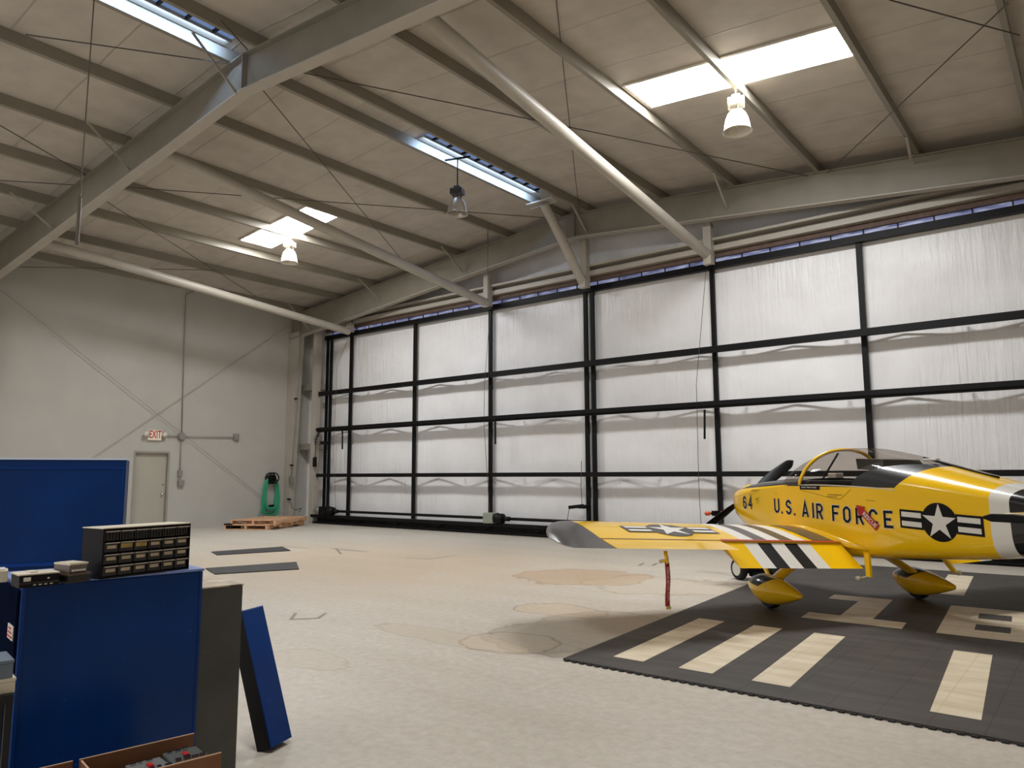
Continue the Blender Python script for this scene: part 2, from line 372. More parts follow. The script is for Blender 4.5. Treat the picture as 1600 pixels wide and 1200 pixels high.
for k, (v0, v1) in enumerate(((603, 612), (694, 703))):
    z1 = ony(478, v0, 15.5).z; z0 = ony(478, v1, 15.5).z
    b = MB(); b.box(XW + .1, -20.6, 15.3, 15.68, z0, z1); struct(b.build('wall_girt', M['steel']), 'short grey girt between the corner column and the jamb post, %s' % ('upper one' if k == 0 else 'lower one'), 'girt')
# header girts over the door
b = MB(); b.box(-20.6, XE, 15.28, 15.6, 6.48, 6.60); struct(b.build('header_beam', M['steel_light']), 'pale steel header along the top of the hangar door', 'beam')
b = MB(); b.box(-20.6, XE, 15.22, 15.6, 6.70, 6.755); b.box(-20.6, XE, 15.5, 15.6, 6.6, 6.70); struct(b.build('header_girt_beam', M['steel_light']), 'upper steel girt with a shadowed groove above the door header', 'beam')
b = MB(); b.box(-20.5, XE, 15.42, 15.5, 6.36, 6.475); struct(b.build('rusty_angle_trim', M['rust']), 'thin rusty angle right under the door header', 'trim')
# daylight strip between header and door
b = MB(); b.grid(lambda a, c_: (-20.35 + 22.2 * a, 15.53 + .012 * math.sin(a * 22.2 * 2 * PI / .62), 6.2 + .17 * c_), 400, 2)
gs = struct(b.build('trim_1', M['gap_glow'], smooth=True), 'bluish translucent strip letting daylight in above the hangar door', 'trim')
b = MB(); x = -20.2
while x < 1.9: b.box(x - .012, x + .012, 15.49, 15.51, 6.2, 6.36); x += .62
b.build('corrugation_closures', M['black_matte'], gs)

# pipes (wind braces) and their stub posts
PIPES = [((545, 518), (72, 380)), ((757, 472), (264, 243)), ((1105, 398), (672, 32))]
PL = ['long round brace pipe low along the left wall side of the roof', 'long round brace pipe in the middle, passing beside the left skylight', 'long round brace pipe with a bright highlight, right of the ridge vent']
for (e, s), lb in zip(PIPES, PL):
    p1 = ony(e[0], e[1], 15.1); p0 = onx(s[0], s[1], p1.x)
    if not 5.2 < p0.y < 7: p0 = ony(s[0], s[1], 6.0)
    d = (p0 - p1); p0 = p1 + d * ((5.87 - p1.y) / d.y)
    b = MB(); b.tube([p0, p1], .115, 20)
    o = b.build('roof_brace_pipe', M['steel_light'], smooth='auto'); tag(o, lb, 'brace pipe', 'round roof brace pipes')
p0 = Vector((XR + .02, 13.55, 7.86)); p1 = ony(911, 442, 15.1)
o = MB().tube([p0, p1], .11, 20).build('roof_brace_pipe', M['steel_light'], smooth='auto'); tag(o, 'short round brace pipe dropping from the end of the ridge vent', 'brace pipe', 'round roof brace pipes')
SN = ['stub post above the door where the leftmost long pipe lands', 'stub post above the door where the middle long pipe lands', 'stub post above the door where the short ridge pipe lands', 'stub post above the door where the right long pipe lands']
for (u, v), lb in zip(((545, 500), (760, 470), (912, 430), (1106, 400)), SN):
    p = ony(u, v, 15.15); x = p.x
    b = MB(); b.box(x - .09, x + .09, 15.12, 15.135, 6.16, zbd(x)); b.box(x + .075, x + .09, 15.135, 15.3, 6.16, zbd(x)); b.box(x - .09, x - .075, 15.135, 15.3, 6.16, zbd(x)); b.box(x - .05, x + .13, 15.0, 15.12, 6.12, 6.32)
    struct(b.build('header_stub_column', M['steel_light']), 'grey ' + lb, 'post', 'stub posts over the door')

# flange braces (thin angles from rafter to purlin)
FB = [((300, 50), (370, 146), 'n'), ((136, 190), (203, 265), 'n'), ((16, 300), (80, 355), 'n'), ((690, 385), (722, 424), 'd'), ((560, 435), (592, 468), 'd'), ((450, 473), (483, 515), 'd'),
      ((1115, 270), (1136, 325), 'd'), ((1416, 214), (1424, 252), 'd'), ((893, 318), (916, 361), 'd'), ((853, 322), (885, 368), 'd')]
FBL = ['near rafter beside the ridge vent', 'near rafter at the middle of its left half', 'near rafter at the far left edge', 'door rafter above the middle pipe', 'door rafter left of the middle pipe', 'door rafter crossing the leftmost pipe', 'door rafter left of the right skylight lamp', 'door rafter at the upper right', 'door rafter just right of the short ridge pipe', 'door rafter touching the short ridge pipe']
for ((u0, v0), (u1, v1), w), lb in zip(FB, FBL):
    y = 5.78 if w == 'n' else 14.82
    q1 = ony(u1, v1, y); q0 = onroof(u0, v0, 7.98)
    b = MB(); d = (q1 - q0); b.bar(q0, q1, .05, .006); b.bar(q0 + Vector((.022, 0, -.02)), q1 + Vector((.022, 0, -.02)), .006, .045)
    tag(b.build('flange_brace', M['steel_light']), 'thin angle strut from purlin to the ' + lb, 'strut', 'flange braces')

# roof cross-bracing rods
RODS = [((410, 140), (690, 482), 'falling from the near rafter ridge down the left slope'), ((470, 113), (1262, 275), 'from the near rafter ridge to the right of the door rafter'),
        ((160, 311), (400, 463), 'dropping behind the middle of the near rafter toward the left wall'), ((27, 419), (337, 422), 'low along the top of the left wall'),
        ((190, 292), (850, 340), 'crossing behind the hanging lamp under the ridge vent'), ((40, 54), (362, 100), 'at the upper left, in front of the near rafter'),
        ((0, 196), (135, 274), 'at the left edge, sloping down to the near rafter'), ((0, 282), (115, 289), 'at the left edge, almost level, meeting the near rafter'),
        ((345, 32), (387, 78), 'short piece beside the near ridge vent'), ((1390, 0), (1593, 55), 'at the upper right corner, sloping down rightward'), ((1575, 5), (1288, 275), 'at the upper right, sloping down to the door rafter')]
for (a, c_), (d, e), lb in RODS:
    pa, pb = onroof(a, c_, 7.93), onroof(d, e, 7.93)
    for q in (pa, pb): q.x = max(q.x, XW + .06)
    if pb.y > 14.8: k = (14.8 - pa.y) / (pb.y - pa.y); pb = pa + (pb - pa) * k
    tag(MB().tube([pa, pb], .009, 6).build('bracing_rod', M['rod']), 'thin dark bracing rod ' + lb, 'rod', 'roof bracing rods')

# skylights
def skylight(x0, x1, y0, y1, label, pm='sky_panel'):
    root = thing('roof_skylight', None, None); struct(root, label, 'skylight', 'roof skylights')
    b = MB(); off = .02
    b.add([(x0, y0, zroof(x0) - off), (x1, y0, zroof(x1) - off), (x1, y1, zroof(x1) - off), (x0, y1, zroof(x0) - off)], [(3, 2, 1, 0)])
    b.build('light_panel', M[pm], root)
    b = MB()
    for (xa, ya), (xb, yb) in (((x0, y0), (x1, y0)), ((x1, y0), (x1, y1)), ((x1, y1), (x0, y1)), ((x0, y1), (x0, y0))):
        b.bar((xa, ya, zroof(xa) - .015), (xb, yb, zroof(xb) - .015), .06, .03)
    b.build('panel_frame', M['ceiling'], root)
skylight(-5.7, -2.4, 10.03, 10.98, 'bright white roof skylight at the upper right, crossed by a purlin')
skylight(-17.05, -14.15, 10.05, 11.0, 'bright white roof skylight on the left slope behind the small lamp')
skylight(-5.7, -2.4, 1.0, 1.95, 'white roof skylight above the viewer on the right slope', 'sky_mid')
skylight(-17.05, -14.15, 1.0, 1.95, 'white roof skylight on the left slope before the near rafter', 'sky_mid')
skylight(-5.7, -2.4, -4.6, -3.65, 'white roof skylight behind the viewer on the right slope', 'sky_back')
skylight(-17.05, -14.15, -4.6, -3.65, 'white roof skylight behind the viewer on the left slope', 'sky_back')

# ridge vents
def vent(y0, y1, label):
    root = thing('ridge_vent', None, None); tag(root, label, 'roof vent', 'ridge vents')
    x0, x1 = -10.2, -9.6; z = 8.165
    MB().add([(x0, y0, z), (x1, y0, z), (x1, y1, z), (x0, y1, z)], [(3, 2, 1, 0)]).build('daylight_panel', M['vent_glow'], root)
    b = MB(); b.box(-9.97, -9.95, y0, y1, z - .05, z - .003); b.build('divider_rail', M['steel'], root)
    y = y0 + .2
    while y < y1 - .1: MB().box(-9.95, x1, y, y + .035, z - .05, z - .003).build('louver', M['black'], root); y += .42
    b = MB(); b.box(x0 + .03, -9.97, y0, y1, z - .02, z - .004); b.build('throat_plate', M['purlin'], root)
    b = MB() if y1 > 9 else None
    ld = bpy.data.lights.new('ridge_daylight', 'AREA'); ld.shape = 'RECTANGLE'; ld.size = y1 - y0 - .1; ld.size_y = .07; ld.energy = 13 * (y1 - y0); ld.color = (.42, .62, 1)
    lo = bpy.data.objects.new('ridge_daylight', ld); COL.objects.link(lo); lo.matrix_world = Matrix(((0, -.42, .907, -9.98), (1, 0, 0, (y0 + y1) / 2), (0, .907, .42, 8.105), (0, 0, 0, 1)))
    if b is None: return
    b.box(-10.32, -9.55, y1 - .02, y1 + .16, 7.9, 7.93); b.box(-10.32, -9.55, y1 + .15, y1 + .16, 7.84, 7.93); b.build('end_plate', M['steel_light'], root)
vent(9.72, 13.45, 'blue-lit ridge vent with louvers above the dark hanging lamp')
vent(-2.9, 5.6, 'blue-lit ridge vent at the upper left, before the near rafter')

# ------------------------------------------------------------------ hangar door
hd = bpy.data.objects.new('door_2', None); COL.objects.link(hd); struct(hd, 'wide black-framed hangar door lined with white vinyl insulation', 'hangar door')
PX = [-20.42, -20.22, -19.17, -16.17, -13.17, -10.02, -9.82, -6.64, -3.56, -.5, 1.2]
RZ = [(.06, .2), (1.5, 1.61), (2.98, 3.13), (4.19, 4.33), (6.09, 6.21)]          # rails (lower, upper)
YR0, YR1 = 15.2, 15.3; YP = 15.5
for i, (z0, z1) in enumerate(RZ):
    if i == 4: MB().box(-20.5, 1.3, 15.4, 15.52, z0 + .02, z1 + .04).box(-20.5, 1.3, 15.52, 15.69, z1 - .08, z1 - .02).build('top_rail', M['black'], hd); continue  # second box is a sill added to block the daylight strip's glow
    if i == 0: continue
    b = MB()
    b.box(-20.55, 1.3, YR0, YR1, z0, z1)
    b.build('rail', M['black'], hd, bevel=.004)
    zc = (z0 + z1) / 2
    b = MB(); x = -20.4; up = True
    while x < 1.0:
        xn = x + 1.03
        ya, yb = (YR1, YP) if up else (YP, YR1)
        b.bar((x, ya, zc), (xn, yb, zc), .03, .03)
        if not up: b.bar((xn, YR1, zc), (xn, YP, zc), .035, .035)
        x = xn; up = not up
    b.build('truss_web', M['black'], hd)
for x in PX:
    hw = .04 if x < -20 else .052
    MB().box(x - hw, x + hw, YP - .05, YP + .02, .12, 6.2).build('mullion', M['black'], hd, bevel=.004)
for zc in (3.055,): MB().box(-20.55, 1.3, YR0 - .06, YR0, zc - .03, zc + .05).build('hinge_rail', M['black'], hd)
for i in range(len(PX) - 1):
    for j in range(len(RZ) - 1):
        x0, x1 = PX[i], PX[i + 1]; z0, z1 = RZ[j][1] - .06, RZ[j + 1][0] + .06
        if j == 0: z0 = .12
        sd = random.random() * 10
        def fn(a, c_, x0=x0, x1=x1, z0=z0, z1=z1, sd=sd):
            w = 4 * a * (1 - a) * 4 * c_ * (1 - c_)
            return (x0 + (x1 - x0) * a, YP + .10 - .03 * w - .004 * math.sin(a * 9 + sd) * w - .003 * math.sin(a * 23 + sd * 2) * w * c_, z0 + (z1 - z0) * c_)
        MB().grid(fn, 18 if x1 - x0 > 1 else 4, 12).build('insulation_panel', M['vinyl'], hd, True)
MB().box(-20.5, 1.3, YP + .14, YP + .17, .1, 6.2).build('outer_skin', M['vinyl'], hd)
# bottom truss
b = MB(); b.box(-20.6, 1.3, 15.1, 15.24, .2, .29); b.box(-20.5, 1.3, 15.1, 15.22, .03, .07); x = -20.3
while x < 1: b.bar((x, 15.16, .05), (x + .5, 15.16, .24), .03, .03); b.bar((x + .5, 15.16, .24), (x + 1.6, 15.16, .05), .025, .025); x += 1.75
b.build('bottom_rail', M['black'], hd)
MB().tube([(-20.0, 15.14, .42), (1.2, 15.14, .42)], .04, 10).build('drive_shaft', M['black'], hd, True)
b = MB(); b.box(-20.5, 1.3, 15.3, 15.4, 0, .24); b.build('bottom_seal', M['black_matte'], hd)
for u, v0, v1 in ((535, 671, 702), (774, 655, 694), (1101, 640, 686)):
    p0, p1 = ony(u, v0, 15.14), ony(u, v1, 15.14); MB().bar(p0, p1, .035, .035).build('latch_lever', M['black'], hd)
# motor and gear box on the bottom rail
def gearbox(u, v, lab, mm, pull):
    p = ony(u, v, 15.1); t = thing('drive_motor', lab, 'motor', (p.x, 15.1, .29), 0)
    MB().box(-.28, .05, -.14, .14, .0, .27).build('housing', mm, t, bevel=.02)
    MB().lathe([(.13, .05), (.15, .12), (.13, .18), (.13, .3)], 16, (0, 0, .13), 'x', caps=True).build('pulley', M['black'], t, True)
    MB().lathe([(.06, .3), (.06, .52)], 12, (0, 0, .13), 'x', caps=True).build('shaft_coupling', M['black'], t, True)
    if pull: MB().lathe([(.1, -.55), (.12, -.5), (.12, -.3)], 14, (0, 0, .14), 'x', caps=True).build('motor_end', M['conduit'], t, True)
gearbox(772, 820, 'grey-green gear box on the door bottom rail, left of the wingtip', mat('machine_grey', (140, 144, 130), .5), False)
gearbox(511, 806, 'dark drive motor at the lower left corner of the hangar door', M['black'], True)
# lift cables on the door
for i, pts in enumerate((((544, 530), (527, 570), (521, 700), (525, 808)), ((766, 487), (757, 600), (756, 660), (765, 800)), ((1103, 424), (1088, 600), (1092, 760), (1098, 868)))):
    q = [ony(u, v, 15.17) for u, v in pts]
    tag(MB().tube(q, .006, 6).build('lift_cable', M['rod']), 'thin lift cable hanging in front of the door, ' + ('beside its left edge' if i == 0 else 'under the middle stub post' if i == 1 else 'left of the propeller'), 'cable', 'door lift cables')
# latch bracket with wires
p = ony(904, 792, 15.1); t = thing('latch_bracket', 'black latch bracket with hanging wires on the double post above the wingtip', 'bracket', (p.x, 15.1, p.z))
MB().bar((-.28, 0, -.02), (.14, 0, .03), .05, .08).box(-.02, .14, 0, .3, -.04, .04).build('bracket_arm', M['black'], t)
MB().tube([(-.26, 0, 0), (-.34, .02, -.3), (-.38, .03, -.55)], .008, 5).tube([(.1, 0, .02), (.08, 0, .5), (.1, 0, 1.1)], .008, 5).build('wires', M['rod'], t)
# wiring on the jamb
p = ony(496, 692, 15.05); t = thing('cable_bundle', 'tangled black wires on the left jamb post beside the door', 'cable', (p.x, 15.05, p.z))
b = MB()
for k in range(4): b.tube([(.1 + .05 * k, 0, .45 - .1 * k), (-.1 - .04 * k, -.03, .1 * k - .05), (.25, -.02, -.05 + .04 * k)], .012, 6)
b.build('wires', M['black'], t); MB().box(.2, .5, -.04, .04, -.06, .04).build('junction_arm', M['black'], t)
p = ony(492.5, 722, 15.08); t = thing('pendant_switch', 'black pendant switch hanging on the left jamb post', 'switch', (p.x, 15.07, p.z))
MB().box(-.07, .07, -.05, .03, -.16, .16).build('switch_body', M['black'], t, bevel=.02)
MB().tube([(0, 0, .16), (.02, 0, .6), (.08, 0, .95)], .012, 6).build('cord', M['black'], t, True)

# ------------------------------------------------------------------ left wall fittings
xw = XW + .03
def WP(u, v, off=.03): return onx(u, v, XW + off)
# exit sign with emergency lamp heads
p = WP(241, 680); t = thing('exit_sign', 'white EXIT sign with red letters and two lamp heads above the door', 'exit sign', (XW, p.y, p.z))
MB().box(.0, .09, -.19, .19, -.15, .15).build('sign_box', mat('sign_plastic', (236, 226, 206), .4), t, bevel=.012)
vs, fs = text2d('EXIT', .31)
MB().add([(.092, x * .56, y + .01) for x, y in vs], fs).build('lettering', M['red'], t)
for sgn in (-1, 1):
    q = MB(); q.lathe([(.0, -.03), (.05, -.03), (.075, .03), (.08, .05), (.0, .055)], 18, (.1, sgn * .27, .02), 'x'); h = q.build('lamp_head', mat('lamp_head', (214, 206, 190), .3), t, True)
    MB().box(.02, .07, min(sgn * .18, sgn * .22), max(sgn * .18, sgn * .22), -.02, .03).build('bracket', M['white'], h)
# conduit run
t = thing('wall_conduit', 'grey electrical conduit cross with boxes right of the exit sign', 'conduit', (XW, 0, 0))
pc = WP(284, 682, .05); pt = WP(290, 462, .05); pr = WP(366, 684, .05); pl = WP(260, 681, .05); pb = WP(283, 735, .05)
def loc(p): return (p.x - XW, p.y, p.z)
zc = pc.z
b = MB(); b.tube([(.05, pc.y, zc), (.05, pt.y, pt.z - .05), (.05, pt.y + .02, pt.z + .05), (.08, pt.y + .4, pt.z + .28)], .0135, 8)
b.tube([(.05, pc.y, zc), (.05, pr.y, zc + (pr.z - zc))], .0135, 8); b.tube([(.05, pl.y, pl.z), (.05, pc.y, zc)], .016, 8); b.tube([(.05, pc.y, zc), (.05, pc.y, pb.z - .1)], .014, 8)
b.build('tubing', M['conduit'], t, True)
MB().lathe([(0, .1), (.1, .1), (.12, .07), (.12, .0)], 12, (0, pc.y, zc), 'x').build('round_box', M['conduit'], t, 'auto')
for (u, v), w, h in (((369, 683), .085, .1), ((281, 740), .06, .1), ((282.5, 755), .09, .09)):
    q = WP(u, v, .05); MB().box(0, .1, q.y - w, q.y + w, q.z - h, q.z + h).build('outlet_box', M['conduit'], t, bevel=.012)
# conduit on the corner column
t = thing('column_conduit', 'thin conduit with switches running up the corner column', 'conduit', (0, 0, 0))
pts = [ony(u, v, 14.77) for u, v in ((469, 500), (468, 560), (463, 640), (457, 715), (455, 748))]
MB().tube(pts, .014, 8).build('tubing', M['conduit'], t, True)
q = ony(456, 749, 14.77); MB().box(q.x - .09, q.x + .09, 14.7, 14.8, q.z - .12, q.z + .1).build('switch_box', M['conduit'], t, bevel=.012)
b = MB()
for u, v in ((463, 623), (456, 727), (452, 780)): q = ony(u, v, 14.77); MB().box(q.x - .07, q.x + .05, 14.73, 14.8, q.z - .025, q.z + .025).build('clamp', M['black'], t)
MB().tube([ony(u, v, 14.7) for u, v in ((455, 785), (456, 793), (462, 797), (471, 794), (467, 800))], .012, 6).build('loose_cord', M['rod'], t, True)
# cross-bracing cables on the wall
for (a, c_), lb in ((((-4, 449), (447, 806)), 'falling from the upper left to behind the hose'), (((140, 718), (468, 497)), 'rising from the blue cabinet to the corner column')):
    tag(MB().tube([WP(*a, .09), WP(*c_, .09)], .0075, 6).build('wall_brace_cable', mat('cable_grey', (150, 146, 136), .5)), 'thin brace cable on the left wall, ' + lb, 'cable', 'wall brace cables')
# hose on its hanger
p = WP(422, 748); q = WP(421, 810); t = thing('garden_hose', 'coiled green garden hose hanging on a wall reel above the pallets', 'hose', (XW, p.y, p.z))
cz = (q.z - p.z)
b = MB()
for k in range(16):
    w = .19 + .03 * (k % 5) + random.uniform(-.02, .02); lo = cz + .09 * (4 - k % 5) + random.uniform(-.02, .05); xo = .06 + .018 * (k % 6); pts = []
    for i in range(30):
        a = 2 * PI * i / 30; yy = w * (.55 if math.sin(a) > 0 else 1.0) * math.cos(a) if abs(math.sin(a)) > .55 else w * math.copysign(1, math.cos(a)) * (.8 + .2 * abs(math.cos(a)))
        yy = w * math.copysign(abs(math.cos(a)) ** .6, math.cos(a)) * (1 - .14 * (math.sin(a) > 0) * math.sin(a))
        zz = lo / 2 * 1 + (-lo / 2 + .02) * math.copysign(abs(math.sin(a)) ** .8, math.sin(a))
        pts.append((xo + .02 * math.sin(a * 2 + k), yy, zz))
    b.tube(pts, .017, 7, closed=True)
b.tube([(.1, -.28, -.85), (.1, -.42, -1.15), (.08, -.44, -1.4)], .013, 6)
b.build('hose_coil', M['hose'], t, True)
b = MB(); b.lathe([(.0, .0), (.12, .0), (.12, .22), (.0, .22)], 20, (0, 0, 0), 'x'); b.build('hanger_drum', M['black'], t, 'auto')
b = MB()
for xx in (.06, .24): b.tube([(xx, .19 * math.cos(2 * PI * k / 24), .02 + .17 * math.sin(2 * PI * k / 24)) for k in range(24)], .02, 7, closed=True)
for a in (0, 2.1, 4.2): b.tube([(.24, 0, .02), (.24, .19 * math.sin(a), .02 + .17 * math.cos(a))], .015, 6)
b.build('hanger_ring', M['black'], t, True)
MB().lathe([(.02, -.12), (.035, -.08), (.035, .06), (.02, .1)], 10, (.12, .05, cz * .68), 'y', caps=True).build('hose_nozzle', M['black'], t, True)

# pallets
def pallet(label, loc, rz, first=None):
    t = thing('wooden_pallet', label, 'pallet', loc, rz, 'wooden pallets')
    b = MB(); n = 7; L, W_ = 2.1, 1.4
    for k in range(n): y = -L / 2 + k * (L - .2) / (n - 1); b.box(-W_ / 2, W_ / 2, y, y + .2, .115, .137)
    b.build('top_boards', M['wood'], t)
    for x in (-W_ / 2, -.03, W_ / 2 - .06):
        MB().prism([(-L / 2, .022), (-L / 2 + .3, .022), (-L / 2 + .36, .06), (-L / 2 + .62, .06), (-L / 2 + .68, .022), (L / 2 - .68, .022), (L / 2 - .62, .06), (L / 2 - .36, .06), (L / 2 - .3, .022), (L / 2, .022), (L / 2, .115), (-L / 2, .115)], 'x', x, x + .06).build('stringer', M['wood'], t)
    b = MB()
    for y in (-L / 2, -.1, L / 2 - .2): b.box(-W_ / 2, W_ / 2, y, y + .2, 0, .022)
    b.build('bottom_boards', M['wood'], t); return t
pa, pbk = onz(401, 830, 0), onz(462, 822, 0)
e = Vector((pbk.x - pa.x, pbk.y - pa.y, 0)); ln = e.length; e.normalize(); nrm = Vector((-e.y, e.x, 0))
pcx = onz(365, 826, 0); pcn = (pa + pbk) / 2 + (pcx - pa) / 2
rz = math.atan2(e.y, e.x) - PI / 2
pallet('wooden pallet lying on the floor, the lower of two under the hose', (pcn.x, pcn.y, .002), rz)
pallet('wooden pallet on top of another one below the green hose', (pcn.x + .1, pcn.y + .1, .141), rz + .07)
p = onz(358, 827, 0); t = tag(MB().box(-.2, .25, -.12, .12, 0, .16).box(-.22, .27, -.14, .14, .13, .17).build('floor_box', M['black'], bevel=.01), 'small black box on the floor at the left end of the pallets', 'box'); t.location = (p.x, p.y + .1, 0); t.rotation_euler = (0, 0, rz + PI / 2)

# rubber strips on the floor
for i, px in enumerate((((330, 863), (441, 855), (454, 861), (339, 868)), ((321, 889), (463, 879), (467, 890), (336, 898)))):
    q = [onz(u, v, 0) for u, v in px]
    b = MB(); b.hexa([(a.x, a.y, .001) for a in q] + [(a.x, a.y, .016) for a in q])
    tag(b.build('rubber_strip', mat('rubber_strip', (52, 50, 48), .7, 0, .25, 5)), 'dark rubber strip lying on the concrete, ' + ('the one nearer the wall' if i == 0 else 'the one nearer the parts cabinet'), 'rubber strip', 'rubber floor strips')

for nm, lines in (('taped_outline', [(462, 958), (455, 968), (497, 966), (509, 958)]), ('scuff_line', [(998, 884), (1006, 880)]), ('scuff_line', [(1019, 884), (1027, 880)]), ('scuff_line', [(525, 857), (533, 866)]), ('scuff_line', [(631, 871), (672, 874), (712, 867)])):
    q = [onz(u, v, 0) for u, v in lines]; vs, fs = strokes([[(p.x, p.y) for p in q]], .02 if nm == 'taped_outline' else .03 if len(lines) == 2 else .009)
    struct(MB().add([(x, y, .0025) for x, y in vs], fs).build('floor_marking', mat('floor_mark', (146, 134, 120), .7)))
# ------------------------------------------------------------------ high-bay lamps
def lamp(p, dz, label, shade_m, body_m, stem):
    t = thing('high_bay_lamp', label, 'ceiling lamp', (p.x, p.y, p.z), math.radians(20), 'high bay lamps'); t.scale = (.62, .62, .62); dz /= .62
    top = dz + .98 if not stem else 0
    zb = dz                                                          # rim height relative to p
    prof = [(.10, .56), (.155, .54), (.22, .46), (.27, .34), (.305, .2), (.32, .07), (.335, .03), (.36, 0)]
    MB().lathe([(r, zb + h) for r, h in prof] + [(r - .012, zb + h) for r, h in prof[::-1]], 36).build('lamp_shade', shade_m, t, True)
    hb = MB(); hb.box(-.2, .2, -.16, .16, zb + .66, zb + .86); hb.box(-.1, .1, -.1, .1, zb + .86, zb + .95)
    for k in range(6): hb.box(-.2 + .07 * k, -.18 + .07 * k, -.175, .175, zb + .68, zb + .84)
    hb.build('ballast_housing', body_m, t, bevel=.012)
    b = MB()
    for a in range(4): x, y = .13 * math.cos(a * PI / 2 + .4), .13 * math.sin(a * PI / 2 + .4); MB().bar((x, y, zb + .52), (x, y, zb + .68), .025, .025).build('shade_bracket', body_m, t)
    MB().lathe([(.0, .1), (.03, .12), (.055, .2), (.05, .32), (.03, .42), (.035, .56)], 16, (0, 0, zb)).build('bulb', M['white'], t, True)
    b = MB(); b.tube([(0, 0, zb + .94), (0, 0, -.0)], .02 if stem else .014, 8); b.build('stem', M['black'] if stem else M['white'], t, True)
    if stem: MB().bar((-.45, 0, -.02), (.45, 0, -.02), .05, .05).build('cross_bar', M['black'], t)
    return t
def rimz(u, v, p):                                                   # height of the rim seen at (u,v) straight below p
    d = ray(u, v); k = math.hypot(p.x, p.y) / math.hypot(d.x, d.y); return H + d.z * k
p = Vector((-4.06, 10.62, 7.48)); lamp(p, rimz(1152, 206, p) - p.z, 'white high-bay lamp hanging by the right skylight', mat('shade_white', (226, 220, 206), .3, .1), M['cream'], False)
p = Vector((-9.9, 10.6, 7.98)); lamp(p, rimz(718, 335, p) - p.z, 'dark high-bay lamp on a rod from the ridge vent', M['alu'], mat('dark_housing', (52, 46, 42), .5), True)
p = Vector((-15.85, 10.75, 7.47)); lamp(p, rimz(456, 411, p) - p.z, 'small pale high-bay lamp hanging by the left skylight', mat('shade_pale', (220, 212, 198), .3, .1), M['cream'], False)
# hanging wires / chains
for i, (a, c_, y) in enumerate((((138, -8), (120, 382), 3.2), ((868, -8), (905, 332), 14.7), ((757, 235), (762, 470), 14.0))):
    pb = ony(*c_, y); pa = Vector((pb.x, pb.y, zroof(pb.x) - .01)) if i != 1 else onroof(*a, DECK - .01)
    o = MB().tube([pa, pb], .007, 6)
    if i == 0: o.tube([pb + Vector((0, 0, .55)), pb], .02, 6)
    tag(o.build('hanging_wire', M['rod']), 'thin vertical wire hanging from the roof, ' + ('in front of the near rafter at the left' if i == 0 else 'between the right pipe and the right skylight' if i == 1 else 'just right of the dark hanging lamp'), 'wire', 'hanging wires')

# ================================================================== RUNWAY MAT
mo = onz(880, 1032, 0); MX, MY = Vector((1, 0, 0)), Vector((-.075, 1, 0))
def mp(a, c_, z=0): q = mo + MX * a + MY * c_; return (q.x, q.y, z)
MW, ML = 5.25, 8.4
m = mat('mat_tiles', (66, 61, 57), .6, spec=.3); g = NG(m); sx, sy, _ = g.sep(g.obj)
fx = g.m('FRACT', g.m('DIVIDE', g.m('ADD', sx, 100), .3)); fy = g.m('FRACT', g.m('DIVIDE', g.m('ADD', sy, 100), .3))
sm = lambda f: g.ramp(f, [(0, (1, 1, 1, 1)), (.03, (0, 0, 0, 1)), (.97, (0, 0, 0, 1)), (1, (1, 1, 1, 1))])
ln_ = g.m('MAXIMUM', sm(fx), sm(fy))
def matcolor(lo, hi, line):
    c = g.ramp(g.noise(3, 6, g.mapping((.6, 2.2, 1))), [(.3, lo), (.7, hi)])
    fxs = g.m('FRACT', g.m('DIVIDE', g.m('ADD', sy, 100), .025)); c = g.mix(g.m('MULTIPLY', g.m('LESS_THAN', fxs, .3), .18), c, line)
    return g.mix(g.m('MULTIPLY', ln_, .5), c, line)
g.color(matcolor((58, 54, 50), (78, 72, 67), (26, 24, 22))); M['mat'] = m
m = mat('mat_tiles_white', (214, 200, 172), .5); g = NG(m); sx, sy, _ = g.sep(g.obj)
fx = g.m('FRACT', g.m('DIVIDE', g.m('ADD', sx, 100), .3)); fy = g.m('FRACT', g.m('DIVIDE', g.m('ADD', sy, 100), .3)); ln_ = g.m('MAXIMUM', sm(fx), sm(fy))
g.color(matcolor((200, 182, 150), (228, 216, 190), (188, 170, 142))); M['mat_white'] = m
t = thing('runway_mat', 'dark tiled floor mat with white runway stripes and number 18 under the airplane', 'floor mat')
MB().hexa([mp(0, 0, .001), mp(MW, 0, .001), mp(MW, ML, .001), mp(0, ML, .001), mp(0, 0, .018), mp(MW, 0, .018), mp(MW, ML, .018), mp(0, ML, .018)]).build('base_tiles', M['mat'], t)
b = MB(); a = .02
while a < MW - .03: b.hexa([mp(a, -.022, .002), mp(a + .04, -.022, .002), mp(a + .04, 0, .002), mp(a, 0, .002), mp(a, -.022, .012), mp(a + .04, -.022, .012), mp(a + .04, 0, .012), mp(a, 0, .012)]); a += .075
b.build('edge_loops', M['rubber'], t)['kind'] = 'stuff'
def white(name, *rects):
    b = MB()
    for a0, a1, c0, c1 in rects: b.hexa([mp(a0, c0, .017), mp(a1, c0, .017), mp(a1, c1, .017), mp(a0, c1, .017), mp(a0, c0, .0195), mp(a1, c0, .0195), mp(a1, c1, .0195), mp(a0, c1, .0195)])
    b.build(name, M['mat_white'], t)
for a in (.325, .925, 1.52, 2.70, 3.3, 3.9, 4.5): white('threshold_stripe', (a, a + .285, .31, 2.33))
white('number_one', (1.22, 2.2, 3.05, 3.41), (1.55, 1.88, 3.41, 4.5), (1.2, 1.88, 4.5, 4.86))
white('number_eight', (2.5, 2.8, 3.05, 4.86), (3.1, 3.42, 3.05, 4.86), (2.8, 3.1, 3.05, 3.43), (2.8, 3.1, 3.77, 4.13), (2.8, 3.1, 4.48, 4.86))
white('far_stripe', (2.25, 2.58, 5.75, 7.9))

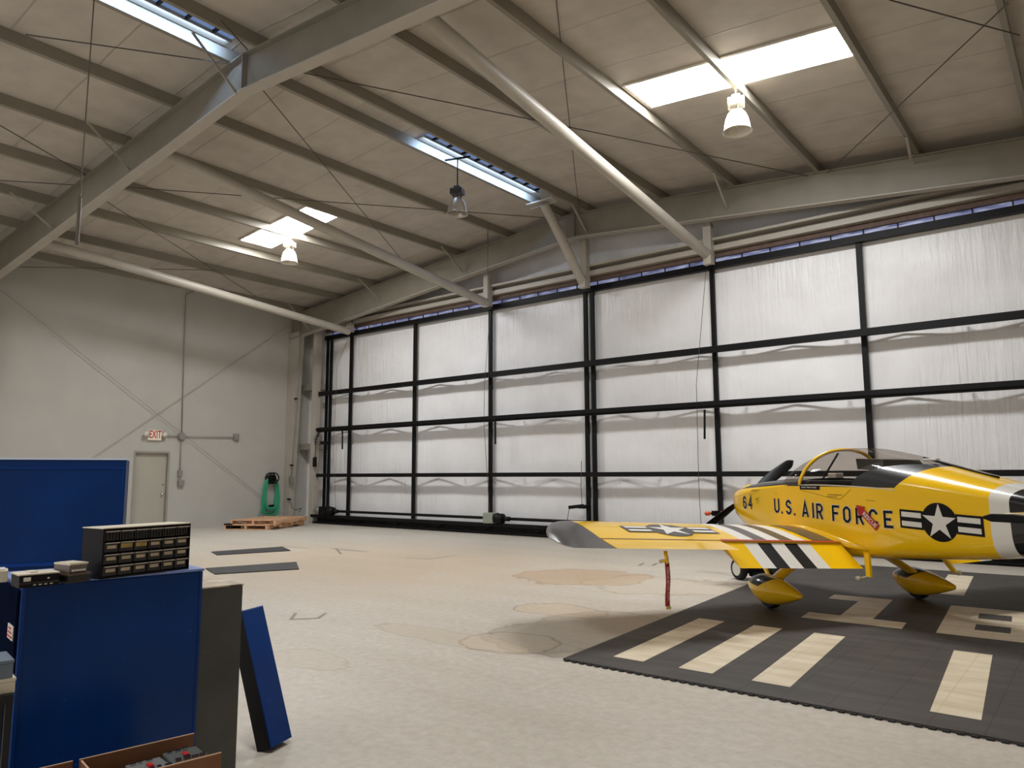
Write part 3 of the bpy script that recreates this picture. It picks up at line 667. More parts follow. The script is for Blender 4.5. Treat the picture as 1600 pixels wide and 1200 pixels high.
# ================================================================== AIRPLANE (local: x forward, y to its left, z up)
HD = math.radians(55.86); AP = Vector((-2.567, 9.591, .0))
plane = thing('airplane', 'yellow low-wing airplane marked U.S. AIR FORCE parked on the dark mat', 'airplane', AP, HD + PI / 2)
KS = [1.84, 1.70, 1.45, 1.1, .75, .42, 0, -.6, -1.3, -2.2, -3.0, -3.7, -4.15]
T_ = {'w': [.29, .365, .43, .485, .525, .545, .555, .555, .51, .40, .28, .16, .04],
      'zr': [1.20, 1.215, 1.27, 1.32, 1.36, 1.395, 1.425, 1.425, 1.395, 1.31, 1.22, 1.15, 1.10],
      'zd': [1.345, 1.375, 1.42, 1.462, 1.488, 1.50, 1.50, 1.50, 1.69, 1.475, 1.32, 1.21, 1.13],
      'zb': [.94, .85, .765, .69, .635, .615, .61, .63, .68, .765, .89, 1.01, 1.07],
      'n': [2.6, 2.8, 3.2, 4, 5, 7, 7.5, 7.5, 6.5, 5.2, 3.6, 3, 2.4]}
def hermite(xs, ys, x):
    n = len(xs)
    if x >= xs[0]: return ys[0]
    if x <= xs[-1]: return ys[-1]
    i = 0
    while not (xs[i] >= x >= xs[i + 1]): i += 1
    def sl(k):
        if k == 0: return (ys[1] - ys[0]) / (xs[1] - xs[0])
        if k == n - 1: return (ys[-1] - ys[-2]) / (xs[-1] - xs[-2])
        return (ys[k + 1] - ys[k - 1]) / (xs[k + 1] - xs[k - 1])
    h = xs[i + 1] - xs[i]; q = (x - xs[i]) / h; a, b_ = ys[i], ys[i + 1]; m0, m1 = sl(i) * h, sl(i + 1) * h
    return (2 * q ** 3 - 3 * q * q + 1) * a + (q ** 3 - 2 * q * q + q) * m0 + (-2 * q ** 3 + 3 * q * q) * b_ + (q ** 3 - q * q) * m1
def par(k, s): return hermite(KS, T_[k], s)
CS = [.62, .33, .1, -.1, -.3, -.6, -.9, -1.22, -1.55, -1.9, -2.25, -3.0, -3.7, -4.15]
CZ = [1.49, 1.64, 1.765, 1.835, 1.85, 1.835, 1.785, 1.715, 1.635, 1.55, 1.47, 1.32, 1.21, 1.13]
def ztop(s): return hermite(CS, CZ, s)
def sgp(x, p): return math.copysign(abs(x) ** p, x)
def arch(s, q, zt_):
    f = q * PI / 2; zr = par('zr', s)
    return (s, par('w', s) * sgp(math.sin(f), .92), zr + (zt_ - zr) * max(0, math.cos(f)) ** .82)
def lower(s, q):                                                     # q -1..1 from left rail under the belly to right rail
    f = (1 - abs(q)) * PI / 2; e_ = 2 / par('n', s); zr, zb_ = par('zr', s), par('zb', s)
    return (s, -math.copysign(par('w', s) * math.cos(f) ** e_, q) if abs(q) > 1e-6 else 0.0, zr - (zr - zb_) * math.sin(f) ** e_)
def side(s, z, off=.004):                                            # left side skin
    zr, zb_, n = par('zr', s), par('zb', s), par('n', s); k = min(1, max(0, (zr - z) / (zr - zb_)))
    return (s, par('w', s) * (1 - k ** n) ** (1 / n) + off, z)
# fuselage paint
m = mat('fuselage_paint', (250, 198, 10), .22, coat=.6); g = NG(m); sx, sy, sz = g.sep(g.obj)
wh = g.m('LESS_THAN', sx, -2.30); bk = g.m('LESS_THAN', sx, -2.475)
glare = g.m('MULTIPLY', g.m('GREATER_THAN', sx, .3), g.m('GREATER_THAN', g.m('ADD', sz, g.m('MULTIPLY', sx, .062)), 1.438))
skirt = g.m('MULTIPLY', g.m('MULTIPLY', g.m('LESS_THAN', sx, .3), g.m('GREATER_THAN', sz, 1.405)), g.m('GREATER_THAN', g.m('ADD', sx, g.m('MULTIPLY', sz, 1.2)), .345))
c = g.mix(wh, (250, 198, 10), (226, 222, 212)); c = g.mix(bk, c, (14, 14, 15)); dark = g.m('MAXIMUM', glare, skirt); c = g.mix(dark, c, (20, 20, 21))
g.color(c); g.rough(g.ramp(dark, [(0, (.2, .2, .2, 1)), (1, (.42, .42, .42, 1))])); M['fus'] = m
nz = [1.84 - 6.0 * (k / 70) for k in range(70)] + [-4.15]
b = MB()
SS = [1.84 - (1.84 + 4.15) * k / 90 for k in range(91)]
b.grid(lambda a, c_: lower(SS[round(c_ * 90)], -1 + 2 * a), 41, 91)
fd = [1.84 - (1.84 - .12) * k / 30 for k in range(31)]
b.grid(lambda a, c_: arch(fd[round(c_ * 30)], 1 - 2 * a, par('zd', fd[round(c_ * 30)]) if fd[round(c_ * 30)] > .45 else 1.50 + .0 * a), 25, 31, flip=True)
def s_glass(q):                                                      # aft edge of the clear canopy along the arch
    return -.78 - .72 * max(0, math.cos(q * PI / 2)) ** 1.35
def aft(a, c_):
    q = 1 - 2 * a; s0 = s_glass(q); s = s0 + (-4.15 - s0) * c_ ** 1.15
    return arch(s, q, ztop(s))
b.grid(aft, 33, 60, flip=True)
# rounded nose
def nose(a, c_):
    ang = 2 * PI * a; k = math.cos(c_ * PI / 2) ** .6; s = 1.84 + .07 * math.sin(c_ * PI / 2)
    if a <= .5: p = arch(1.84, 1 - 4 * a, par('zd', 1.84))
    else: p = lower(1.84, 1 - 4 * (a - .5)); p = (p[0], p[1], p[2])
    return (s, p[1] * k, 1.13 + (p[2] - 1.13) * k)
b.grid(nose, 60, 9, closeu=True)
fus = b.build('fuselage', M['fus'], plane, True)
# dark cockpit floor at rail height and furniture
b = MB(); b.grid(lambda a, c_: (.3 - 1.75 * a, (2 * c_ - 1) * (par('w', .3 - 1.75 * a) - .012), 1.405 - .0 * c_), 12, 5); b.build('cockpit_sill', M['tub'], plane)
for yy in (-.25, .25):
    b = MB(); b.grid(lambda a, c_: (-.62 - .12 * a - .06 * math.sin(c_ * PI), yy - .2 + .4 * c_, 1.38 + .1 * a * (math.sin(c_ * PI) ** .35)), 6, 9); b.build('seat', M['black_matte'], plane, True, solid=.07)
MB().box(.02, .2, -.44, .44, 1.4, 1.475).build('instrument_panel', M['tub'], plane, bevel=.03)
MB().tube([(.34, 0, 1.46), (.02, 0, 1.8)], .012, 6).build('windscreen_brace', M['tub'], plane, True)
MB().box(-.08, .06, .02, .14, 1.5, 1.56).build('compass', M['white'], plane, bevel=.01)
MB().hexa([(-.62, .3, 1.6), (-1.0, .3, 1.58), (-1.0, -.3, 1.58), (-.62, -.3, 1.6), (-.6, .3, 1.72), (-.95, .25, 1.7), (-.95, -.25, 1.7), (-.6, -.3, 1.72)]).build('sun_shade', M['darkgrey'], plane)
# glass
m = bpy.data.materials.new('tinted_glass'); m.use_nodes = True; nt = m.node_tree; nt.nodes.clear()
out = nt.nodes.new('ShaderNodeOutputMaterial'); tr = nt.nodes.new('ShaderNodeBsdfTransparent'); gl = nt.nodes.new('ShaderNodeBsdfGlossy'); mx = nt.nodes.new('ShaderNodeMixShader'); fr = nt.nodes.new('ShaderNodeMapRange'); lw = nt.nodes.new('ShaderNodeLayerWeight'); lw.inputs[0].default_value = .25; pw = nt.nodes.new('ShaderNodeMath'); pw.operation = 'POWER'; pw.inputs[1].default_value = 3.0
tr.inputs[0].default_value = (.78, .74, .70, 1); gl.inputs['Roughness'].default_value = .04; fr.inputs[3].default_value = .03; fr.inputs[4].default_value = .5; nt.links.new(lw.outputs['Facing'], pw.inputs[0]); nt.links.new(pw.outputs[0], fr.inputs[0])
nt.links.new(fr.outputs[0], mx.inputs[0]); nt.links.new(tr.outputs[0], mx.inputs[1]); nt.links.new(gl.outputs[0], mx.inputs[2]); nt.links.new(mx.outputs[0], out.inputs[0]); M['glass'] = m
def s_bow(q):
    s = 0
    for _ in range(20): s = .5 * s + .5 * (.06 - .17 * (arch(s, q, ztop(s))[2] - 1.425) / .41)
    return s
def canopy(a, c_):
    q = 1 - 2 * a; s0, s1 = s_bow(q), s_glass(q); s = s0 + (s1 - s0) * c_; return arch(s, q, ztop(s))
can = MB().grid(canopy, 41, 24, flip=True).build('canopy', M['glass'], plane, True)
MB().tube([Vector(canopy(k / 40, 0)) for k in range(41)], .021, 8).build('canopy_bow', M['yellow'], can, True)
def wscreen(a, c_):
    q = 1 - 2 * a; s0 = s_bow(q); sb = .34 + .26 * math.cos(q * PI / 2); p1 = Vector(arch(s0, q, ztop(s0))); f = q * PI / 2
    p0 = Vector((sb, par('w', sb) * sgp(math.sin(f), .92), par('zr', sb) + (1.492 - par('zr', sb)) * max(0, math.cos(f)) ** .82))
    p = p0.lerp(p1, c_); k = 4 * c_ * (1 - c_); return (p.x + .02 * k * math.cos(f), p.y + .035 * k * math.sin(f), p.z + .045 * k * math.cos(f))
MB().grid(wscreen, 41, 12).build('windscreen', M['glass'], plane, True)
b = MB(); b.tube([Vector(arch(-1.25 - .85 * k / 10, 0, ztop(-1.25 - .85 * k / 10))) + Vector((0, 0, .008)) for k in range(11)], .012, 6); b.build('canopy_track', M['black'], plane, True)
p = arch(-1.36, .06, ztop(-1.36)); MB().box(p[0] - .12, p[0] + .05, p[1] - .03, p[1] + .03, p[2], p[2] + .025).build('spine_light', M['white'], plane, bevel=.008)
# canopy rail line
b = MB(); b.add([side(.05 - 1.4 * k / 20, par('zr', .05 - 1.4 * k / 20) - d_, .005) for k in range(21) for d_ in (0, .012)], [(2 * k, 2 * k + 1, 2 * k + 3, 2 * k + 2) for k in range(20)]); b.build('canopy_rail', M['cream'], plane)
# cowl plug strap
b = MB(); b.grid(lambda a, c_: tuple(Vector(lower(1.80 - .05 * c_, -1 + a * 1.0)) * 1.0 + Vector((0, .009, 0))), 20, 2); b.grid(lambda a, c_: tuple(Vector(arch(1.80 - .05 * c_, 1 - a, par('zd', 1.8))) + Vector((0, .008, .006))), 14, 2)
b.build('red_strap', mat('strap_red', (184, 66, 20), .6, 0, .5, 60), plane)
# -------- lettering
def glyphs():
    x0, x1, y0, y1, c = .075, .525, .075, .925, .15
    G = {'U': [[(x0, 1), (x0, y0 + c), (x0 + c, y0), (x1 - c, y0), (x1, y0 + c), (x1, 1)]],
         'S': [[(x1, y1 - c - .03), (x1, y1 - c), (x1 - c, y1), (x0 + c, y1), (x0, y1 - c), (x0, .52 + c), (x0 + c, .52), (x1 - c, .5), (x1, .5 - c), (x1, y0 + c), (x1 - c, y0), (x0 + c, y0), (x0, y0 + c), (x0, y0 + c + .03)]],
         'A': [[(.04, 0), (.3, .96), (.56, 0)], [(.14, .27), (.46, .27)]], 'I': [[(.3, 0), (.3, 1)]],
         'R': [[(x0, 0), (x0, y1), (x1 - c, y1), (x1, y1 - c), (x1, .5 + c * .8), (x1 - c, .46), (x0, .46)], [(.3, .46), (.53, 0)]],
         'F': [[(x0, 0), (x0, y1), (.6, y1)], [(x0, .5), (.48, .5)]],
         'O': [[(x0, y0 + c), (x0, y1 - c), (x0 + c, y1), (x1 - c, y1), (x1, y1 - c), (x1, y0 + c), (x1 - c, y0), (x0 + c, y0), (x0, y0 + c)]],
         'C': [[(x1, y1 - c - .08), (x1, y1 - c), (x1 - c, y1), (x0 + c, y1), (x0, y1 - c), (x0, y0 + c), (x0 + c, y0), (x1 - c, y0), (x1, y0 + c), (x1, y0 + c + .08)]],
         'E': [[(.6, y1), (x0, y1), (x0, y0), (.6, y0)], [(x0, .5), (.48, .5)]], '.': [[(.3, 0), (.3, .14)]],
         '6': [[(x1, y1 - c - .02), (x1, y1 - c), (x1 - c, y1), (x0 + c, y1), (x0, y1 - c), (x0, y0 + c), (x0 + c, y0), (x1 - c, y0), (x1, y0 + c), (x1, .55 - c), (x1 - c, .55), (x0, .55)]],
         '4': [[(.43, 0), (.43, .97), (.05, .32), (.6, .32)]]}
    return G
GL = glyphs()
def lettering(name, items, h, parent):
    for nm, tk, off, mm in (('white_outline', .118, .004, M['white']), (name, .078, .007, M['black'])):
        b = MB()
        for ch, s, zb_ in items:
            vs, fs = strokes(GL[ch], tk)
            b.add([side(s - (x - .3) * h * 1.05, zb_ + y * h, off) for x, y in vs], fs)
        o = b.build(nm, mm, parent)
base = lambda s: 1.068 + (s - .52) * .041
row = [('U', .52), ('.', .415), ('S', .28), ('.', .17), ('A', -.03), ('I', -.17), ('R', -.28), ('F', -.54), ('O', -.705), ('R', -.885), ('C', -1.065), ('E', -1.25)]
lettering('lettering', [(c_, s, base(s)) for c_, s in row], .176, fus)
lettering('number_lettering', [('6', 1.33, 1.085), ('4', 1.17, 1.085)], .165, fus)
def decal(name, m_, parent, fn, polys):
    b = MB()
    for vs, fs in polys: b.add([fn(x, y) for x, y in vs], fs)
    return b.build(name, m_, parent)
def disc(r, n=40, rings=4):
    vs = [(0, 0)] + [(r * k / rings * math.cos(2 * PI * i / n), r * k / rings * math.sin(2 * PI * i / n)) for k in range(1, rings + 1) for i in range(n)]
    fs = [(0, 1 + i, 1 + (i + 1) % n) for i in range(n)] + [(1 + (k - 1) * n + i, 1 + k * n + i, 1 + k * n + (i + 1) % n, 1 + (k - 1) * n + (i + 1) % n) for k in range(1, rings) for i in range(n)]
    return vs, fs
def star(r):
    pts = [((r if k % 2 == 0 else r * .382) * math.sin(PI * k / 5), (r if k % 2 == 0 else r * .382) * math.cos(PI * k / 5)) for k in range(10)]
    return [(0, 0)] + pts, [(0, 1 + k, 1 + (k + 1) % 10) for k in range(10)]
def rect(x0, x1, y0, y1, n=6):
    return [(x0 + (x1 - x0) * i / n, y) for i in range(n + 1) for y in (y0, y1)], [(2 * i, 2 * i + 2, 2 * i + 3, 2 * i + 1) for i in range(n)]
def insignia(name, parent, F_, r, bl, dark):                          # F_(x, y, offset)
    ins = decal(name, dark, parent, lambda x, y: F_(x, y, .005), [disc(r), rect(-bl, -r * .9, -r * .5, r * .5), rect(r * .9, bl, -r * .5, r * .5)])
    decal('white_star', M['white'], parent, lambda x, y: F_(x, y, .008), [star(r * .97)])
    e_ = r * .12
    for a, c_ in ((-bl + e_, -r * 1.0), (r * 1.0, bl - e_)):
        for d, f in ((-r * .38, -r * .11), (r * .11, r * .38)): decal('white_stripe', M['white'], parent, lambda x, y: F_(x, y, .008), [rect(a, c_, d, f)])
insignia('star_insignia', fus, lambda x, y, o: side(-1.815 - x, 1.085 + y - .04 * x, o), .185, .425, M['black'])
# rescue arrow
pa, pe = Vector((-.845, 1.215)), Vector((-1.115, .985)); dr = (pe - pa); L_ = dr.length; dr.normalize(); pn = Vector((dr.y, -dr.x))
def AR(x, y, o): q = pa + dr * x + pn * y; return side(q.x, q.y, o)
decal('rescue_arrow', M['red'], fus, lambda x, y: AR(x, y, .010), [([(0, 0), (.105, -.068), (.105, -.038), (L_, -.038), (L_, .038), (.105, .038), (.105, .068)], [(0, 1, 2, 3, 4, 5, 6)])])
vs, fs = text2d('RESCUE', .064); decal('rescue_lettering', M['white'], fus, lambda x, y: AR(x * .95 + .105 + (L_ - .105) / 2, -y if pn.y < 0 else y, .013), [(vs, fs)])
# name plate with pale script, small stencil lines
decal('name_plate', M['black'], fus, lambda x, y: side(x, y, .005), [rect(.05, -.3, 1.366, 1.416)])
sc = [(.02 - .29 * k / 46, 1.393 + (.008 * math.sin(k * 2.1) if k % 9 else 0)) for k in range(47)]
decal('name_script', M['white'], fus, lambda x, y: side(x, y, .008), [strokes([sc[:14], sc[15:30], sc[31:44]], .0022)])
st = []
for k, (s, z) in enumerate(((1.12, 1.338), (1.13, 1.318), (-.42, 1.312), (-.42, 1.29))):
    for j in range(9 if k % 2 == 0 else 6): st.append(rect(s - j * .026, s - j * .026 - .017, z, z + .008, 1))
decal('stencil_marks', M['brown'], fus, lambda x, y: side(x, y, .004), st)
decal('cowl_vent', M['tub'], fus, lambda x, y: side(x, y, .004), [strokes([[(1.02, 1.225), (.93, 1.242)], [(1.02, 1.218), (.93, 1.2)], [(1.0, 1.18), (.95, 1.172)]], .003)])
decal('panel_seams', M['brown'], fus, lambda x, y: side(x, y, .003), [strokes([[(.045, 1.36), (-.5, 1.275), (-.62, 1.27), (-.78, 1.38)], [(1.6, 1.235), (1.15, 1.28), (.5, 1.31)], [(-.98, 1.27), (-1.1, 1.265)]], .0018)])

# -------- wings
W0, DI, INC = .714, .042, .06; LE, CH = .47, 1.47
def foil(x):
    return (1 - .45 * max(0, x - .4)) * 5 * .135 * (.2969 * math.sqrt(max(x, 0)) - .126 * x - .3516 * x * x + .2843 * x ** 3 - .1036 * x ** 4) * CH
def zc(s, l): return W0 + DI * l + max(0, s + 1.0) ** 1.5 * INC + .016 * max(0, 1 - ((.47 - s) / CH - .35) ** 2 * 5)
def wtop(s, l, off=0): return (s, l, zc(s, l) + foil((LE - s) / CH) * 1.02 + off)
XH = .745; SH = LE - CH * XH
SW = [1.01 + .165 * k for k in range(6)]
LS = [.35, .6] + SW + [2.1, 2.4, 2.8, 3.1, 3.46]
def stripe(l): return {0: 1, 1: 2, 2: 1, 3: 2, 4: 1}.get(int((1.835 - l) / .165), 0) if 1.01 < l < 1.835 else 0
M['olive'] = mat('faded_black_paint', (62, 58, 54), .35, coat=.3)
def make_wing(sg):
    nm = 'wing'; w = MB(); prof = []
    N = 18
    for k in range(N + 1): x = XH * (1 - math.cos(PI * k / N / 2 + 0)) if False else XH * (1 - math.sin(PI / 2 * (1 - k / N))); prof.append((x, 1))
    prof = [(x, 1) for x in [XH * (1 - math.sin(PI / 2 * k / N)) for k in range(N + 1)]][:-1] + [(0, 1)] + [(x, -1) for x in [XH * (1 - math.cos(PI / 2 * k / N)) for k in range(1, N + 1)]]
    n = len(prof)
    def pt(x, sd, l): s = LE - CH * x; return (s, sg * l, zc(s, l) + sd * foil(x) * (1.02 if sd > 0 else .9))
    for i in range(len(LS) - 1):
        l0, l1 = LS[i], LS[i + 1]
        vs = [pt(x, sd, l0) for x, sd in prof] + [pt(x, sd, l1) for x, sd in prof]
        fs = [(k, k + 1, n + k + 1, n + k) if sg < 0 else (k, n + k, n + k + 1, k + 1) for k in range(n - 1)]
        w.add(vs, fs, stripe((l0 + l1) / 2))
        w.add([vs[0], vs[n - 1], vs[n], vs[2 * n - 1]], [(0, 1, 3, 2)], 0)
    o = w.build(nm, [M['yellow'], M['white'], M['olive']], plane, 'auto')
    # aileron
    def surf(l0, l1, rot, name, stations, mats):
        b = MB(); hz = lambda l: zc(SH, l) - (.03 if rot else 0)
        c, s_ = math.cos(rot), math.sin(rot)
        pr = [(x, sd) for x, sd in ((XH + .012, 1), (.8, 1), (.87, 1), (.94, 1), (1.0, 1), (.94, -1), (.87, -1), (.8, -1), (XH + .012, -1))]; n = len(pr)
        def P(x, sd, l):
            s = LE - CH * x; z = zc(s, l) + sd * foil(x) * (1.02 if sd > 0 else .9); ds, dz_ = s - SH, z - hz(l)
            return (SH + ds * c - dz_ * s_ * 0 + (dz_ * s_ * 0), sg * l, hz(l) + dz_ * c + ds * s_)
        for i in range(len(stations) - 1):
            a0, a1 = stations[i], stations[i + 1]
            vs = [P(x, sd, a0) for x, sd in pr] + [P(x, sd, a1) for x, sd in pr]
            fs = [(k, (k + 1) % n, n + (k + 1) % n, n + k) if sg < 0 else (k, n + k, n + (k + 1) % n, (k + 1) % n) for k in range(n)]
            b.add(vs, fs, stripe((a0 + a1) / 2) if rot else 0)
            if i == 0: b.add(vs[:n], [tuple(range(n))])
            if i == len(stations) - 2: b.add(vs[n:], [tuple(range(n))[::-1]])
        return b.build(name, mats, o)
    surf(2.12, 3.45, 0, 'aileron', [2.12, 2.8, 3.45], [M['yellow'], M['white'], M['black']])
    surf(.6, 2.09, math.radians(29), 'flap', [.6] + SW + [2.09], [M['yellow'], M['white'], M['black']])
    # red strip along the flap gap
    b = MB(); b.add([(wtop(SH + d_, l, .006)[0], sg * l, wtop(SH + d_, l, .006)[2]) for l in (.57, 1.3, 2.1) for d_ in (.025, -.02)], [(0, 1, 3, 2), (2, 3, 5, 4)]); b.build('red_strip', M['red'], o)
    # wing tip
    def tip(a, c_):
        k = c_; l = 3.465 + .43 * k; le = LE - .02 - .74 * k ** 2.2; te = LE - CH + .0 * k; th = (1 - k ** 2.5) ** .6 * .97 + .03 * (1 - k)
        ang = 2 * PI * a; x = .5 * (1 + math.cos(ang)); sd = 1 if a < .5 else -1
        s = le + (te - le) * x; z = zc(s, l) + sd * foil(x) * th * (1.02 if sd > 0 else .9) + .0
        return (s, sg * l, z)
    MB().grid(tip, 48, 14, closeu=True, flip=sg > 0).build('wing_tip', M['grey_gloss'], o, 'auto')
    b = MB(); b.add([(SH + d_, sg * l, wtop(SH, l, .004)[2] - .06 * (d_ < 0) * .06) for l in (2.11, 2.8, 3.46) for d_ in (.006, -.012)], [(0, 1, 3, 2), (2, 3, 5, 4)]); b.build('hinge_gap', M['olive'], o)
    # walkway patch
    b = MB(); b.grid(lambda a, c_: (lambda s, l: (s, sg * l, wtop(s, l, .004)[2]))(.2 - .78 * a, .92 - .28 * c_), 10, 3); b.build('walkway_patch', M['olive'], o)
    if sg > 0: insignia('star_insignia', o, lambda x, y, of: wtop(-.26 + y, 2.49 - x, of), .25, .54, M['olive'])
    return o
wl = make_wing(1); make_wing(-1)
# wing root fairing
for sg in (1, -1):
    b = MB(); b.tube([(LE - CH * x, sg * (par('w', LE - CH * x) + .005 - .06 * (x > .9)), wtop(LE - CH * x, .5)[2] + .005) for x in (.08, .2, .35, .5, .65, .8, .95)], [.02, .03, .035, .035, .04, .045, .03], 8)
    b.build('root_fairing', M['yellow'], plane, True)
# -------- tail
def slab(pts, th, nm, mm, ax):
    b = MB(); b.prism(pts, ax, -th, th); return b
for sg in (1, -1):
    def st_(a, c_, sg=sg):
        l = .12 + 1.18 * c_; le = -2.66 - .4 * c_; te = -3.62 - .0 * c_; ang = 2 * PI * a; x = .5 * (1 + math.cos(ang)); th = .042 * math.sin(ang) * (1 - x * .5) * (1 if c_ < 1 else .6)
        return (le + (te - le) * (1 - x) * .72 if False else le + (te - le) * .68 * x, sg * l, 1.215 + th)
    h = MB().grid(st_, 24, 10, closeu=True, flip=sg > 0).build('horizontal_stabilizer', M['yellow'], plane, True)
    b = MB(); b.prism([(-3.05, 1.205), (-3.12, 1.185), (-3.64, 1.19), (-3.64, 1.222), (-3.3, 1.25), (-3.12, 1.245), (-3.05, 1.225)], 'y', min(sg * 1.29, sg * 1.345), max(sg * 1.29, sg * 1.345)); b.build('stabilizer_tip', M['black'], h, bevel=.008)
    b = MB(); b.prism([(-3.31, 1.185), (-3.64, 1.208), (-3.64, 1.222), (-3.31, 1.245)], 'y', min(sg * .12, sg * 1.29), max(sg * .12, sg * 1.29)); b.build('elevator', M['yellow'], h)
b = MB(); b.prism([(-2.85, 1.36), (-3.55, 1.2), (-3.62, 2.3), (-3.4, 2.32)], 'y', -.035, .035); fin = b.build('vertical_fin', M['black'], plane, bevel=.015)
b = MB(); b.prism([(-3.56, 1.0), (-4.05, 1.02), (-3.98, 2.28), (-3.63, 2.34)], 'y', -.025, .025); b.build('rudder', M['yellow'], fin, bevel=.012)
# -------- propeller
HX, HZ = 1.96, 1.25
prop = MB().lathe([(.15, -.06), (.155, .0), (.13, .1), (.07, .19), (0, .22)], 24, (HX - .06, -.05, HZ), 'x').build('propeller', M['yellow'], plane, True)
PA = math.radians(32)
for sgn in (1, -1):
    def bl(a, c_, sgn=sgn):
        r = .1 + .84 * c_; ch = .135 * (.6 + .75 * math.sin(min(1, c_ * 1.6) * PI / 2)) * (1 - .5 * max(0, c_ - .35)) * (1 if c_ < .86 else max(.12, 1 - ((c_ - .86) / .14) ** 2.2 * .88)); tw = math.radians(52 - 34 * c_)
        ang = 2 * PI * a; u_ = math.cos(ang) * ch / 2; v_ = math.sin(ang) * .016 * (1.6 - c_)
        # radial direction in the disc plane: up and to the airplane's right / down and left
        rd = Vector((0, -math.cos(PA) * sgn, math.sin(PA) * sgn)); td = Vector((0, math.sin(PA) * sgn, math.cos(PA) * sgn)); fx_ = Vector((1, 0, 0))
        return tuple(Vector((HX, -.05, HZ)) + rd * r + (td * math.cos(tw) + fx_ * math.sin(tw)) * u_ + (fx_ * math.cos(tw) - td * math.sin(tw)) * v_)
    MB().grid(bl, 16, 20, closeu=True).build('blade', M['black'], prop, True)
# -------- landing gear
for sg in (1, -1):
    def leg(a, c_, sg=sg):
        p = Vector((.05, sg * .42, .68)).lerp(Vector((.0, sg * 1.0, .34)), c_); ang = 2 * PI * a; ch = .12 - .03 * c_
        return (p.x + ch * math.cos(ang), p.y + sg * .022 * math.sin(ang), p.z + .028 * math.sin(ang))
    MB().grid(leg, 20, 8, closeu=True).build('gear_leg', M['yellow'], plane, True)
    def pant(a, c_, sg=sg):
        s = .38 - .93 * c_; k = c_; r = (math.sin(min(1, k / .36) * PI / 2) ** .6 if k < .36 else max(0, 1 - ((k - .36) / .64) ** 1.7) * .86 + .14) * (1 if k < .97 else .85 if k < .995 else .02)
        ang = 2 * PI * a; zz = .265 - .06 * max(0, (k - .3)) 
        z = zz + (.135 * r * math.sin(ang) if math.sin(ang) > 0 else .2 * r ** 1.25 * math.sin(ang))
        return (s, sg * 1.07 + .15 * r ** .9 * sgp(math.cos(ang), .9), z)
    mm_ = mat('wheel_pant_paint', (250, 198, 10), .22, coat=.6); g = NG(mm_); sx, sy, sz = g.sep(g.obj)
    top = g.m('MULTIPLY', g.m('GREATER_THAN', g.m('ADD', sz, g.m('MULTIPLY', sx, -.12)), .265), g.m('GREATER_THAN', g.m('ADD', sz, g.m('MULTIPLY', sx, .55)), .285)); g.color(g.mix(top, (250, 198, 10), (14, 14, 15)))
    pt_ = MB().grid(pant, 28, 30, closeu=True, flip=True).build('wheel_pant', mm_, plane, True)
    MB().lathe([(.06, -.05), (.165, -.05), (.18, -.025), (.18, .025), (.165, .05), (.06, .05)], 28, (.0, sg * 1.07, .2005), 'y').build('tire', M['rubber'], pt_, 'auto')
nl = MB().tube([(1.2, 0, .74), (1.55, 0, .45), (1.42, 0, .3)], [.035, .03, .03], 10).build('nose_gear_leg', M['yellow'], plane, True)
MB().lathe([(.05, -.05), (.13, -.055), (.15, -.025), (.15, .025), (.13, .055), (.05, .05)], 24, (1.38, 0, .17), 'y').build('nose_wheel', M['rubber'], plane, 'auto')
MB().bar((1.5, .09, .33), (1.36, .09, .15), .03, .05).bar((1.5, -.09, .33), (1.36, -.09, .15), .03, .05).box(1.35, 1.41, -.09, .09, .14, .16).build('nose_fork', M['yellow'], plane)
# -------- boarding steps and exhaust
for sg in (1, -1):
    t_ = MB().hexa([(-.97, sg * .56, .475), (-1.03, sg * .56, .475), (-1.03, sg * .59, .475), (-.97, sg * .59, .475), (-.82, sg * .44, .77), (-.89, sg * .44, .77), (-.89, sg * .47, .77), (-.82, sg * .47, .77)]).build('boarding_step', M['yellow'], plane)
    MB().tube([(-1.0, sg * .57, .48), (-.96, sg * .68, .46)], .012, 8).lathe([(.0, -.02), (.026, -.018), (.026, .018), (0, .02)], 12, (-.96, sg * .68, .46), 'y').build('step_foot', M['cream'], t_, True)
for yy in (-.14, .14): MB().tube([(1.05, yy, .78), (.98, yy, .64), (.72, yy, .58)], .03, 10).build('exhaust_pipe', M['brown'], plane, True)
# pitot and its streamer
l = 2.9; zp = zc(-.95, l) - .01
MB().tube([(-.9, l, zp - .02), (-.93, l, zp - .1), (-.8, l, zp - .13)], .02, 8).build('aileron_lock', M['yellow'], wl, True)
RBF = plane.location
def toW(s, l, z): a = HD + PI / 2; return Vector((AP.x + math.cos(a) * s - math.sin(a) * l, AP.y + math.sin(a) * s + math.cos(a) * l, z))
q = toW(-.93, l, zp - .12); t = thing('warning_streamer', 'red REMOVE BEFORE FLIGHT streamer hanging below the yellow wing', 'streamer', (q.x, q.y, q.z), yaw)
MB().grid(lambda a, c_: (-.022 + .044 * a + .006 * math.sin(c_ * 5), .006 * math.sin(c_ * 9 + a), -.42 * c_), 3, 16).build('ribbon', mat('streamer_red', (140, 24, 26), .7), t, True, solid=.002)
vs, fs = text2d('REMOVE BEFORE FLIGHT', .034)
MB().add([(y + .006 * math.sin(2.6) * 0 + .004, -.012, -.21 - x * .86) for x, y in vs], fs).build('lettering', mat('streamer_text', (214, 150, 140), .7), t)
MB().lathe([(.016, -.006), (.016, .006)], 12, (0, 0, -.0), 'y', caps=True).build('grommet', M['yellow'], t)
MB().box(-.02, .026, -.006, .006, -.445, -.415).build('ribbon_tail', M['dirty_label'], t)

